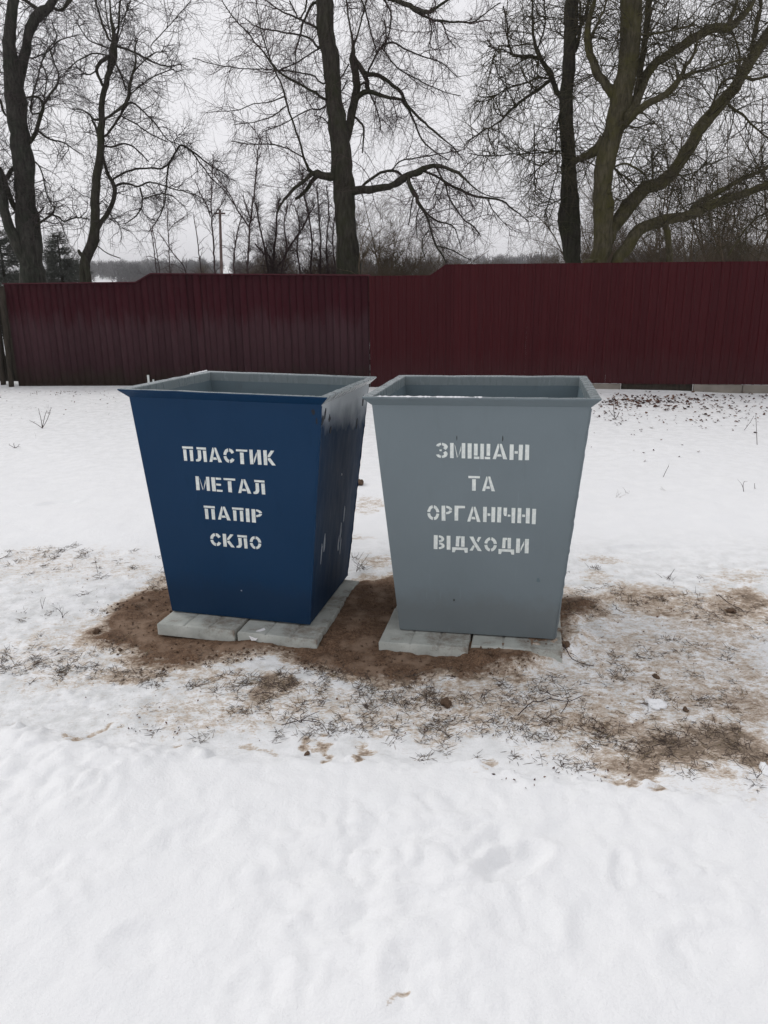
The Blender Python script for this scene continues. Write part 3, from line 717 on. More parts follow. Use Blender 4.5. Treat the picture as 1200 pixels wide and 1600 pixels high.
# ---------------------------------------------------------------- paving slabs
def make_slab(pose, x0, x1, y0, y1, dz, label, seed):
    rd = np.random.default_rng(seed)
    W_, D_, T_ = x1-x0, y1-y0, 0.058
    e = Euler(pose[1]).to_matrix(); c = e @ __import__('mathutils').Vector(((x0+x1)/2, (y0+y1)/2, dz-T_))
    root = empty('paving_slab', (pose[0][0]+c[0], pose[0][1]+c[1], pose[0][2]+c[2]), (pose[1][0]+R(rd.uniform(-.5, .5)), pose[1][1]+R(rd.uniform(-.4, .4)), pose[1][2]+R(rd.uniform(-.7, .7))))
    tag(root, label, 'paving slab', 'concrete slabs under the bins')
    n = 97; bev = 0.0045
    us = np.sort(np.concatenate([np.linspace(-1, 1, n), [-1+bev*2/W_, 1-bev*2/W_]])); vs_ = np.sort(np.concatenate([np.linspace(-1, 1, n), [-1+bev*2/D_, 1-bev*2/D_]]))
    U, Vv = np.meshgrid(us, vs_); xx, yy = U*W_/2, Vv*D_/2
    ed = np.minimum(np.minimum(W_/2-np.abs(xx), D_/2-np.abs(yy)), bev)
    zt = T_ - (bev-ed)*0.9 + 0.0012*fbm(xx+seed, yy, 30, 3)
    for gxx in (-W_/6*0.9, W_/6*1.0):                                   # two shallow grooves cast in the face
        zt = zt - 0.006*np.exp(-((xx-gxx)/0.0042)**2)
    cut = fbm(xx*1+seed*3, yy, 18, 3, 2.0)
    zt = zt - np.where(ed < bev*0.9, 0.006*np.clip(cut-0.15, 0, 1), 0)
    nn = len(us); Vt = np.stack([xx, yy, zt], -1).reshape(-1, 3); ii_ = (np.arange(nn-1)[:, None]*nn+np.arange(nn-1)).ravel()
    F = np.stack([ii_, ii_+1, ii_+nn+1, ii_+nn], 1)
    bd = list(range(nn))+[nn*k_+nn-1 for k_ in range(1, nn)]+[nn*(nn-1)+k_ for k_ in range(nn-2, -1, -1)]+[nn*k_ for k_ in range(nn-2, 0, -1)]
    Vb = Vt[bd].copy(); Vb[:, 2] = 0; Vb[:, :2] *= 0.996
    o = len(Vt); k_ = len(bd); F2 = np.array([[bd[i], o+i, o+(i+1) % k_, bd[(i+1) % k_]] for i in range(k_)])
    fast_mesh('slab', np.concatenate([Vt, Vb]), np.concatenate([F, F2]), M_conc, root, smooth=False)
    return root
SL_LABELS = ['grey concrete slab under the front left corner of the blue bin', 'grey concrete slab with paper scrap under the front right corner of blue bin',
             'grey concrete slab hidden behind, below the back left of the blue bin', 'grey concrete slab under the back right corner of the blue bin',
             'clean edged concrete slab under the front left of the grey bin', 'concrete slab half buried in soil and snow under grey bin',
             'concrete slab behind, below the back left of the grey bin', 'concrete slab peeking out at the back right of the grey bin']
for i, s in enumerate(SLABS): make_slab(*s, SL_LABELS[i], 60+i)

# ---------------------------------------------------------------- fences
FL, FR = np.array([-6.107, 12.80]), np.array([5.386, 10.98])
fdir = (FR-FL)/np.linalg.norm(FR-FL); fnrm = np.array([fdir[1], -fdir[0]])       # fnrm faces the camera
fyaw = math.atan2(fdir[1], fdir[0])
def on_fence(px, py):
    r = ray(px, py); t = ((FL-CAM[:2])@fnrm)/(r[:2]@fnrm); p = CAM+r*t
    return float((p[:2]-FL)@fdir), float(p[2])
def fence_root(name, s0): return empty(name, (FL[0]+fdir[0]*s0, FL[1]+fdir[1]*s0, 0), (0, 0, fyaw))
# local frame: x along, y away from the camera, z up
sA, zA = on_fence(6, 444); sA2, zA2 = on_fence(212, 441.5); sB, zB = on_fence(235, 428); sE, zE = on_fence(578, 430.5)
tops = [(sA-0.3, zA), (sA2, zA2), (sB, zB), (sE+0.5, zE)]
def top_at(s, T): return float(np.interp(s, [a for a, _ in T], [b for _, b in T]))
wf_root = fence_root('wooden_fence', 0); tag(wf_root, 'worn maroon wooden board fence left of the metal fence', 'fence')
V, F, tint_ = [], [], []
rd = np.random.default_rng(5)
s = sA; s_end = on_fence(580, 500)[0]
while s < s_end-0.02:
    wd = min(rd.uniform(.098, .118), s_end-s)
    a, b = s+0.002, s+wd-0.003
    yo = rd.normal()*0.003; th = 0.022; bot = -0.04; o = len(V); lean = rd.normal()*0.0015
    for (xx, zz) in ((a, bot), (b, bot), (b+lean, top_at(b, tops)+rd.normal()*.002), (a+lean, top_at(a, tops)+rd.normal()*.002)):
        V.append((xx, yo, zz))
    for (xx, yy, zz) in V[o:o+4]: V.append((xx, yo+th, zz))
    F += [(o, o+1, o+2, o+3), (o+5, o+4, o+7, o+6), (o+3, o+2, o+6, o+7), (o, o+4, o+5, o+1), (o, o+3, o+7, o+4), (o+1, o+5, o+6, o+2)]
    tint_ += [float(rd.random())]*8
    s += wd
for i in range(int((s_end-sA)/.11)):                      # added backing boards, tinted darkest so the gaps read as shadow
    a = sA+i*.11+.01; b = min(a+.108, s_end-.01); o = len(V)
    for yy in (.0225, .029):
        for (xx, zz) in ((a, -.04), (b, -.04), (b, top_at(b, tops)-.02), (a, top_at(a, tops)-.02)): V.append((xx, yy+.004, zz))
    F += [(o, o+1, o+2, o+3), (o+5, o+4, o+7, o+6), (o+3, o+2, o+6, o+7), (o, o+3, o+7, o+4), (o+1, o+5, o+6, o+2)]
    tint_ += [1.0]*8
ob = fast_mesh('boards', np.array(V), np.array(F), M_wood, wf_root, smooth=False, attrs={'tint': np.array(tint_)})
def box(x0, x1, y0, y1, z0, z1): 
    return [(x0, y0, z0), (x1, y0, z0), (x1, y1, z0), (x0, y1, z0), (x0, y0, z1), (x1, y0, z1), (x1, y1, z1), (x0, y1, z1)], [(0, 3, 2, 1), (4, 5, 6, 7), (0, 1, 5, 4), (1, 2, 6, 5), (2, 3, 7, 6), (3, 0, 4, 7)]
for zz in (0.35, 1.2):
    v, f = box(sA, s_end, 0.036, 0.080, zz, zz+0.07); pydata('rail', v, f, M_post, wf_root)
for i in range(4):
    xx = sA+0.15+i*(s_end-sA-0.3)/3; v, f = box(xx-.05, xx+.05, 0.082, 0.182, -0.2, 1.3); pydata('post', v, f, M_post, wf_root)
# dark cap strip lying along the top edge (weather board)
cv, cf = [], []
pts = [(sA-.02, zA), (sA2, zA2), (sB, zB), (s_end, zE)]
for (xx, zz) in pts: cv += [(xx, -.012, zz-.004), (xx, -.012, zz+.014), (xx, .040, zz+.014), (xx, .040, zz-.004)]
for i in range(3):
    for k in range(4): cf.append((i*4+k, i*4+(k+1) % 4, i*4+4+(k+1) % 4, i*4+4+k))
cf += [(0, 1, 2, 3), (15, 14, 13, 12)]
pydata('top_board', cv, cf, mat('maroon_cap', (0.055, 0.011, 0.016), 0.7, 0.2), wf_root)

# metal fence
s0 = on_fence(580, 500)[0]-0.02; sC, zC = on_fence(672, 430); sD, zD = on_fence(697, 413); sM, zM = on_fence(900, 411); sR, zR = on_fence(1200, 408)
s1 = sR+2.2
mt_tops = [(s0, on_fence(585, 431)[1]), (sC, zC), (sD, zD), (sM, zM), (sR, zR), (s1, zR+0.01)]
mf_root = fence_root('metal_fence', 0); tag(mf_root, 'dark red corrugated sheet metal fence with stepped top edge', 'fence')
prof_x = [0, .05, .058, .085, .093, .115]; prof_y = [0, 0, -.013, -.013, 0, 0]
sheet_w = 1.15; k = 0; s = s0; s_pl = on_fence(880, 600)[0]
while s < s1-0.02:
    xs_, ys_ = [], []
    e = min(s+sheet_w, s1); p = s
    while p < e-1e-6:
        for a, b in zip(prof_x[:-1], prof_y[:-1]):
            if p+a < e: xs_.append(p+a); ys_.append(b)
        p += 0.115
    xs_.append(e); ys_.append(0)
    for (bs, bz) in mt_tops[1:3]:                      # keep the slanting step crisp
        if s < bs < e: i = int(np.searchsorted(xs_, bs)); xs_.insert(i, bs); ys_.insert(i, ys_[i-1])
    nv = 9; V, F = [], []
    dy = -0.003*(k % 2); ph = rng.uniform(0, 9)
    for xx, yy in zip(xs_, ys_):
        T_ = top_at(xx, mt_tops)
        for j in range(nv):
            zb_ = float(np.interp(xx, [s_pl-.02, s_pl+.02], [0.02, 0.11])); z = zb_+(T_-zb_)*j/(nv-1)
            V.append((xx, yy+dy-0.016+0.007*float(vnoise(xx*1.3+ph, z*1.5)), z))
    for i in range(len(xs_)-1):
        for j in range(nv-1): q_ = i*nv+j; F.append((q_, q_+nv, q_+nv+1, q_+1))
    o = pydata('sheet', V, F, M_metal, mf_root)
    md = o.modifiers.new('thick', 'SOLIDIFY'); md.thickness = 0.0015; md.offset = -1
    s = e; k += 1
v, f = box(s0, s1, 0.03, 0.07, 0.4, 0.44); pydata('rail', v, f, M_post, mf_root)
v, f = box(s0, s1, 0.03, 0.07, 1.3, 1.34); pydata('rail', v, f, M_post, mf_root)
for i in range(4):
    xx = s0+0.2+i*(s1-s0-0.4)/3; v, f = box(xx-.03, xx+.03, 0.072, 0.132, -0.2, 1.4); pydata('post', v, f, M_post, mf_root)
# plinth: separate pale and dark blocks under the sheets
rdp = random.Random(4); s = on_fence(800, 590)[0]
pl = [(on_fence(880, 600)[0], on_fence(970, 600)[0], .10, M_paleplinth), (on_fence(971, 600)[0], on_fence(1083, 600)[0], .108, M_post), (on_fence(1084, 600)[0], on_fence(1160, 600)[0], .105, M_paleplinth), (on_fence(1161, 600)[0], s1, .10, M_paleplinth)]
for (a, b, zt, mm) in pl:
    n = max(2, int((b-a)/.08)); xs_ = np.linspace(a, b-.004, n+1); V, F = [], []
    off = .0 if mm is M_post else -.02
    for xx in xs_:
        j1, j2 = rdp.uniform(-.006, .006), rdp.uniform(-.006, .006)
        V += [(xx, off+j1, -.1), (xx, off+j1, zt+j2), (xx, .028, zt), (xx, .028, -.1)]
    for i in range(n):
        for k in range(4): F.append((i*4+k, i*4+4+k, i*4+4+(k+1) % 4, i*4+(k+1) % 4))
    F += [(0, 1, 2, 3), (n*4+3, n*4+2, n*4+1, n*4)]
    ob = pydata('plinth_block', V, F, mm, mf_root)
    if mm is M_post: tag(ob, 'dark weathered plinth board')

# gate posts at the left end of the board fence
def post_thing(px0, py0, px1, py1, wpx, Yd, name, label, cat):
    a, b = at_depth(px0, py0, Yd), at_depth(px1, py1, Yd); b[2] = min(b[2], 0.0)-0.1
    P = np.array([b+(a-b)*t for t in np.linspace(0, 1, 14)]); rr = np.full(14, wpx*0.5*Yd*1.03/FPX)
    rr[-1] *= 0.8
    v, f = tubes(P[None], rr[None], 10, 0.12, px0); base = b.copy(); base[2] = 0
    P2 = np.array([P[-1], P[-1]+np.array([0, 0, .006])]); v2, f2 = tubes(P2[None], np.array([[rr[-1], 0.001]]), 10)
    vv, ff = merge([(v, f), (v2, f2)])
    root = empty(name, tuple(base)); fast_mesh('shaft', vv-base, ff, M_post, root, smooth=True); tag(root, label, cat); return root
post_thing(3, 448, 17, 600, 8, 12.70, 'wooden_post', 'dark weathered wooden post at the left end of the board fence', 'post')
post_thing(-8, 440, 5, 602, 7, 12.95, 'gate_post', 'dark gate post at the very left edge of the photo', 'post')

# board gate hung left of the posts, mostly outside the frame
ga, gb = on_fence(-170, 500)[0], on_fence(13, 520)[0]
gt = fence_root('board_gate', 0); tag(gt, 'dark weathered board gate cut by the left edge beside the posts', 'gate')
V, F = [], []; xx = ga; rdg = random.Random(12)
while xx < gb-.03:
    wd_ = min(rdg.uniform(.10, .13), gb-xx); o = len(V)
    v, f = box(xx, xx+wd_-rdg.choice([.006, .012, .022]), .20+rdg.uniform(-.003, .003), .222, .02, zA-.06+rdg.uniform(-.03, .03)); V += v; F += [tuple(i+o for i in q_) for q_ in f]; xx += wd_
pydata('boards', V, F, M_post, gt)
for zz in (.35, 1.1):
    v, f = box(ga, gb-.02, .226, .26, zz, zz+.08); pydata('rail', v, f, M_post, gt)

# white stake near the fence, behind the blue bin
a = at_depth(231.5, 588, 12.2); root = empty('stake', (a[0], 12.2, 0)); tag(root, 'short white stake standing at the board fence behind blue bin', 'stake')
for dx_, hh, wd in ((0, a[2]+.02, .03), (.075, a[2]-.05, .022)):
    v, f = box(dx_-wd/2, dx_+wd/2, -.012, .012, -.05, hh); pydata('rod', v, f, M_stake, root)

# ---------------------------------------------------------------- trees behind the fence
A_L = [[(53, 442, 37), (46, 380, 35), (40, 310, 31), (36, 250, 30), (30, 200, 29), (22, 150, 30), (15, 95, 21), (17, 40, 17), (20, 0, 16), (24, -60, 14), (20, -130, 10)],
       [(26, 140, 17), (36, 95, 15), (42, 68, 15), (46, 45, 15), (62, 22, 15), (80, 6, 13), (92, -20, 10), (105, -80, 7)],
       [(58, 442, 28), (38, 402, 22), (20, 365, 17), (8, 335, 15), (2, 300, 14), (-6, 262, 11), (-20, 200, 9)],
       [(30, 335, 9), (14, 305, 9), (6, 275, 8), (-10, 250, 6)],
       [(26, 258, 7), (12, 275, 8), (4, 285, 8)],
       [(86, 14, 6), (98, 14, 6), (108, 3, 8), (116, -20, 6)], [(62, 16, 8), (48, 6, 7), (32, -4, 7)],
       [(46, 222, 8), (58, 200, 7.5), (64, 180, 7), (68, 165, 6), (60, 152, 5), (48, 151, 4), (38, 152, 4)], [(68, 165, 5), (78, 148, 5), (88, 135, 5), (92, 118, 4), (84, 98, 4), (78, 75, 3)],
       [(70, 162, 4), (70, 145, 3), (74, 120, 3), (66, 100, 2)],
       [(54, 353, 5), (66, 345, 5), (80, 336, 5), (84, 328, 4), (86, 321, 3)], [(80, 336, 4), (92, 340, 4), (100, 346, 3.5), (118, 340, 3), (140, 342, 2)], [(55, 336, 5), (63, 330, 4), (69, 323, 3)],
       [(48, 170, 4), (70, 85, 3), (88, 60, 2.5), (80, 30, 2)], [(52, 90, 3), (75, 80, 3), (95, 62, 2.5), (120, 55, 2)], [(52, 250, 3), (66, 270, 3), (72, 300, 3), (84, 325, 2)],
       [(10, 180, 5), (-4, 150, 5), (-20, 120, 4)], [(60, 205, 5), (78, 218, 4), (98, 222, 3), (125, 240, 2)]]
build_tree('bare_tree', 'thick forked bare tree with furrowed bark at the left edge', A_L, 15.2, (M_barkA, M_barkdark, M_twig), 11, 210, 2000, 5600, gnarl=0.5, bias=(0.0, -0.03, -0.04), group='bare trees behind the fence')
B_L = [[(135, 440, 17), (133, 408, 15.5), (143, 383, 17), (148, 355, 14), (149, 310, 13), (152, 270, 11.5), (157, 230, 11), (158, 190, 10), (160, 155, 9.5), (165, 130, 9), (170, 112, 9), (174, 95, 13), (177, 76, 11), (177, 50, 7), (173, 20, 4), (172, -15, 3)],
       [(149, 362, 9), (160, 345, 8), (170, 330, 8), (177, 312, 8), (178, 292, 8), (170, 275, 7), (163, 255, 6), (158, 236, 6)],
       [(133, 410, 9), (126, 396, 8), (123, 391, 5)],
       [(178, 291, 5), (193, 286, 5), (205, 288, 4.5), (217, 291, 4), (235, 285, 3.5), (260, 292, 3), (300, 303, 2.2), (330, 316, 1.8)], [(219, 293, 4), (223, 312, 4), (219, 328, 3.5), (212, 338, 3), (195, 350, 2)], [(222, 312, 3), (245, 304, 2.5), (268, 306, 2.2), (288, 322, 1.8)],
       [(176, 284, 5), (182, 276, 4.5), (192, 270, 4.5), (212, 265, 4), (235, 263, 4), (258, 261, 4), (275, 236, 4.5), (282, 227, 4.5), (298, 234, 4), (318, 250, 3.5), (335, 262, 3), (355, 274, 2)],
       [(280, 229, 4), (270, 244, 4), (263, 262, 4), (259, 298, 3.2), (255, 325, 3), (241, 352, 2.4), (232, 362, 2)], [(300, 238, 3), (318, 262, 3), (332, 280, 2.6), (352, 300, 2.2), (368, 322, 2)],
       [(161, 133, 6), (153, 118, 6), (152, 106, 7), (159, 97, 7), (171, 88, 8)],
       [(161, 188, 5), (172, 180, 5), (182, 173, 5.5), (196, 163, 7), (200, 152, 7), (203, 132, 6), (206, 118, 5.5), (212, 98, 4.5), (210, 75, 3), (215, 62, 3)], [(163, 214, 5), (176, 198, 5), (188, 180, 5.5), (198, 162, 6)], [(179, 97, 3.2), (190, 120, 3.6), (197, 142, 4.2)],
       [(157, 186, 6), (146, 187, 5), (140, 178, 4.5), (130, 172, 3), (112, 170, 2)], [(154, 214, 5), (149, 200, 4.5), (143, 188, 4)],
       [(171, 62, 5), (163, 45, 5), (155, 20, 4.5), (148, -5, 4), (142, -40, 3)], [(182, 72, 5), (185, 40, 4.5), (188, 5, 4), (190, -40, 3)], [(184, 66, 3), (192, 40, 2.5), (200, 5, 2)], [(174, 60, 3), (168, 30, 2.6), (163, -8, 2.4)], [(178, 50, 2.6), (196, 22, 2.2), (208, -10, 2)],
       [(185, 73, 5), (200, 78, 4.5), (215, 84, 4.5), (230, 92, 4), (246, 100, 3.5), (262, 104, 3), (282, 101, 2)], [(206, 118, 3), (222, 98, 3), (232, 88, 3), (245, 82, 2.5), (260, 80, 2)], [(236, 72, 2.2), (255, 50, 2), (275, 28, 1.8), (300, -2, 1.5)],
       [(202, 150, 3), (225, 130, 2.8), (248, 116, 2.4), (272, 108, 2)], [(190, 182, 3), (210, 192, 3), (232, 208, 2.6), (262, 222, 2.2)], [(206, 160, 4), (222, 172, 3.4), (240, 190, 3), (262, 218, 2.4), (280, 226, 2)], [(168, 75, 3), (150, 68, 3), (138, 62, 2.5), (120, 35, 2)], [(163, 85, 3), (145, 84, 3), (120, 96, 2.6), (104, 112, 2)], [(152, 110, 3), (135, 116, 3), (118, 104, 2.4)],
       [(157, 228, 5), (172, 230, 4), (196, 224, 3.6), (212, 232, 3), (232, 252, 2.2)], [(150, 330, 2), (160, 315, 2), (172, 335, 2), (186, 352, 2), (190, 375, 1.6)], [(152, 384, 2.4), (168, 396, 2.4), (188, 404, 2)]]
build_tree('bare_tree', 'slender crooked bare tree with looping fork, second from the left', B_L, 14.4, (M_barkdark, M_barkdark, M_twig), 12, 240, 2500, 7000, L2=(0.45, 1.2), gnarl=0.5, bias=(0.0, -0.04, -0.05), r2=(.004, .008), r4=(.0020, .0028), group='bare trees behind the fence')
C_L = [[(546, 434, 37), (542, 380, 34), (539, 325, 33), (537, 280, 32), (533, 240, 32), (528, 200, 29), (521, 150, 26), (516, 100, 26.5), (510, 50, 27), (508, 0, 26), (506, -50, 23), (502, -120, 18), (500, -200, 12)],
       [(535, 250, 16), (541, 218, 15), (547, 185, 13.5), (554, 155, 12.5), (557, 125, 11.5), (551, 92, 10.5), (551, 70, 6), (546, 35, 4), (541, 0, 3.5), (538, -40, 3)], [(553, 72, 5), (560, 48, 4), (568, 20, 3.6), (575, -10, 3)],
       [(555, 155, 9), (563, 147, 9), (573, 142, 8.5), (590, 146, 7.5), (610, 153, 6.5), (628, 157, 6), (637, 170, 5), (645, 186, 4.5), (655, 210, 4), (672, 232, 3), (700, 250, 2)],
       [(552, 88, 9), (560, 100, 9), (568, 114, 9), (582, 117, 7.5), (600, 122, 7), (615, 134, 7), (627, 147, 7), (640, 168, 6), (652, 182, 5.5), (664, 192, 5), (688, 214, 4), (706, 228, 3), (725, 250, 2)], [(567, 112, 8), (573, 126, 8), (575, 142, 8)],
       [(508, -45, 14), (535, -36, 12), (565, -24, 10), (596, -8, 9), (618, 1, 8.5), (640, 10, 8), (652, 17, 8), (668, 20, 7), (682, 12, 6), (700, 0, 5), (720, -14, 4)], [(648, 15, 6), (660, 24, 5.5), (672, 30, 5), (692, 33, 5), (715, 34, 4), (742, 33, 3.5), (762, 18, 3), (782, 4, 2.5)],
       [(543, 300, 15), (556, 298, 13), (570, 297, 12), (582, 296, 11.5), (592, 294, 11.5), (603, 293, 11), (612, 290, 10.5), (622, 284, 11), (638, 274, 11), (650, 270, 11), (662, 265, 9.5), (678, 259, 8), (697, 262, 7), (715, 270, 6), (728, 280, 4.5), (740, 292, 3.5), (760, 305, 2.4), (790, 310, 1.8)],
       [(664, 268, 5), (682, 276, 5), (700, 287, 5.5), (720, 297, 5.5), (740, 305, 5), (760, 309, 4.5), (782, 312, 4), (795, 322, 3.4), (808, 332, 2.6), (826, 346, 1.8)],
       [(638, 277, 7), (642, 290, 8), (648, 302, 9), (652, 314, 7), (658, 326, 5.5), (667, 338, 5.5), (671, 352, 5), (676, 368, 4.5), (682, 386, 4.5), (690, 398, 4), (697, 410, 3)], [(651, 311, 5), (660, 326, 4.5), (672, 338, 4.2), (684, 346, 4), (707, 352, 3), (714, 366, 2.4), (721, 390, 2)], [(682, 262, 4), (690, 276, 4), (697, 290, 4), (700, 306, 3.6), (712, 326, 3.5), (726, 344, 3), (740, 354, 3), (752, 370, 2)],
       [(681, 384, 3), (694, 386, 3), (706, 391, 2.6), (720, 398, 2.4), (736, 406, 2)], [(671, 360, 3), (661, 372, 2.6), (660, 390, 2.4), (664, 404, 2)], [(762, 311, 3), (770, 328, 2.6), (784, 344, 2), (800, 360, 1.6)], [(646, 308, 3), (642, 330, 2.6), (638, 352, 2)], [(656, 322, 3), (650, 345, 2.6), (652, 372, 2)], [(690, 276, 3), (680, 300, 2.6), (690, 320, 2)],
       [(560, 297, 6), (570, 288, 6), (580, 280, 6), (600, 268, 6), (616, 267, 5.5), (626, 272, 5), (634, 282, 4)], [(612, 266, 3), (626, 252, 3), (655, 246, 3), (690, 240, 2.4), (720, 236, 2)],
       [(532, 279, 12), (520, 277, 12), (508, 275, 12), (496, 272, 12), (487, 272, 9), (478, 280, 7), (466, 290, 6.5), (455, 300, 6), (445, 312, 5.5), (438, 322, 4.5), (432, 334, 4)], [(500, 274, 9), (490, 281, 8), (482, 292, 7.5), (472, 304, 7), (462, 311, 6)],
       [(487, 271, 7), (480, 258, 6), (475, 245, 5.5), (468, 222, 5), (462, 205, 4.8), (455, 186, 4.6), (447, 160, 4.5), (443, 140, 4.2), (434, 120, 4), (427, 106, 3.6), (419, 85, 3.2), (412, 62, 3), (405, 35, 2.5), (400, 0, 2)],
       [(476, 247, 3.2), (464, 240, 3), (450, 233, 3), (430, 227, 2.8), (412, 225, 2.6), (388, 225, 2.4), (362, 220, 2)], [(445, 150, 3), (420, 160, 2.4), (398, 162, 2), (372, 172, 1.8), (330, 175, 1.5)], [(447, 166, 3), (425, 182, 2.4), (400, 190, 2), (365, 195, 1.6)],
       [(507, 154, 6), (494, 146, 5.5), (480, 138, 5), (466, 130, 5), (452, 123, 5), (438, 114, 4.5), (428, 103, 4.2), (420, 92, 4), (408, 78, 3.7), (397, 64, 3.5), (386, 50, 3.2), (374, 37, 3), (362, 24, 2.8), (355, 14, 2.4), (340, -10, 2)],
       [(504, 130, 4), (492, 120, 3.6), (478, 115, 3.2), (450, 111, 2.8), (420, 109, 2.5), (382, 107, 2.2), (350, 103, 2), (325, 98, 1.9), (300, 90, 1.5)], [(496, 73, 5), (490, 64, 4.6), (480, 57, 4.2), (460, 53, 3.8), (425, 47, 3.2), (402, 43, 2.6), (385, 30, 2)], [(497, 46, 5), (482, 37, 4.6), (465, 28, 4), (445, 20, 3.4), (430, 11, 3), (412, -2, 2.6)],
       [(500, 75, 3.4), (486, 82, 3.2), (474, 92, 3), (455, 102, 2.6), (435, 110, 2.4), (412, 114, 2)], [(490, 5, 6), (480, 20, 5.5), (473, 35, 5), (471, 52, 4), (465, 68, 3.4), (462, 85, 3), (462, 110, 2.6), (460, 138, 2)], [(482, -20, 5), (478, 10, 4), (468, 32, 3.4), (462, 20, 3), (452, 0, 3)],
       [(516, 160, 4), (500, 172, 3.6), (488, 170, 3), (470, 178, 2.6), (440, 195, 2.2), (410, 206, 2)], [(535, 215, 4), (522, 205, 3.5), (506, 185, 3), (492, 180, 2.4)], [(550, 180, 5), (562, 190, 5), (568, 200, 4.6), (568, 220, 4), (566, 240, 3)], [(558, 140, 5), (568, 128, 4.6), (580, 150, 4), (590, 175, 3), (596, 205, 2.4)], [(524, 130, 3.5), (536, 118, 3.2), (545, 100, 3)], [(523, 148, 3.4), (534, 142, 3.2), (542, 125, 3)],
       [(590, 82, 4), (600, 70, 4), (612, 66, 4), (630, 75, 3.6), (650, 84, 3.2), (672, 92, 2.8), (690, 98, 2.4), (715, 120, 2)], [(575, 112, 5), (584, 92, 4.5), (600, 68, 4)], [(600, 78, 3.4), (612, 96, 3.2), (630, 112, 3), (660, 128, 2.6), (690, 142, 2), (720, 150, 1.6)], [(600, 30, 3), (603, 55, 3), (600, 80, 3)], [(596, -8, 5), (610, 20, 4), (608, 50, 3), (602, 72, 2.4)],
       [(560, -20, 5), (572, 20, 4), (582, 60, 3.4), (590, 85, 3)], [(672, 30, 3), (674, 50, 2.6), (670, 75, 2.2), (673, 90, 2)], [(690, 33, 3), (698, 55, 2.4), (712, 75, 2)]]
build_tree('bare_tree', 'tall bare tree with straight dark trunk and drooping limbs at centre', C_L, 13.8, (M_barkdark, M_barkdark, M_twigred), 13, 340, 3400, 10500, L2=(0.45, 1.25), L3=(.25, .7), L4=(.12, .34), gnarl=0.36, bias=(-0.05, -0.06, -0.04), r2=(.004, .008), r3=(.0028, .0045), r4=(.0021, .003), group='bare trees behind the fence')
D_L = [[(896, 414, 24), (893, 378, 28), (889, 345, 34), (890, 320, 29), (889, 280, 24), (887, 220, 22), (885, 180, 22), (886, 130, 20), (889, 75, 19), (892, 30, 20), (895, -10, 20), (890, -80, 16), (880, -160, 10)],
       [(880, 155, 9), (868, 135, 9), (858, 115, 9), (848, 98, 8), (840, 80, 8), (834, 62, 6), (833, 42, 5), (832, 10, 4), (830, -20, 3)], [(843, 92, 7), (832, 89, 6.5), (818, 88, 6.5), (803, 86, 6), (797, 76, 4.5), (794, 60, 4), (792, 38, 3.6), (786, 10, 3)],
       [(864, 122, 7), (850, 132, 6.5), (838, 141, 6.5), (820, 155, 6), (806, 166, 5.5), (796, 174, 5), (785, 186, 4), (775, 193, 3.5), (764, 200, 3), (752, 206, 3), (738, 216, 2.5), (728, 222, 2)], [(862, 122, 4), (840, 122, 4), (822, 130, 3.6), (805, 134, 3.4), (788, 140, 3), (778, 148, 2.6), (763, 157, 2.2), (742, 159, 1.5)],
       [(879, 235, 3.2), (850, 238, 3), (817, 240, 3), (788, 242, 2.8), (760, 244, 2.5), (732, 240, 2)], [(835, 195, 2.4), (835, 230, 2.4), (835, 262, 2.4), (836, 303, 2)], [(870, 240, 3), (850, 256, 3), (828, 275, 2.2)],
       [(894, 60, 8), (905, 45, 8), (915, 25, 7), (922, -10, 6)], [(893, 85, 8), (902, 70, 8), (908, 40, 6), (905, 0, 5)], [(800, 86, 3), (788, 78, 3), (775, 76, 2.6), (762, 72, 2)], [(797, 75, 3), (782, 72, 2.6), (770, 90, 2.4), (776, 108, 2.2), (784, 126, 2), (796, 145, 2)],
       [(876, 175, 3), (870, 200, 3), (868, 230, 2.6), (872, 270, 2.2)], [(870, 270, 2.4), (862, 300, 2.2), (850, 340, 2)], [(880, 310, 3), (862, 318, 2.4), (845, 322, 2), (826, 318, 1.8)], [(840, 75, 4), (848, 55, 4), (852, 30, 3.4), (850, -5, 3)], [(858, 112, 3), (850, 122, 3), (842, 118, 2.6)], [(788, 185, 2.4), (775, 175, 2.2), (770, 160, 2), (772, 145, 2)], [(778, 190, 2.4), (780, 215, 2.2), (775, 245, 2)]]
build_tree('bare_tree', 'dark bare trunk with a swollen burl, left of the mossy tree', D_L, 14.3, (M_barkdark, M_barkdark, M_twigE), 14, 360, 2000, 3400, L2=(.45, 1.2), L3=(.3, .85), L4=(.15, .45), gnarl=0.34, bias=(-0.02, -0.04, -0.02), r2=(.006, .012), r3=(.0042, .0068), r4=(.0028, .004), group='bare trees behind the fence')
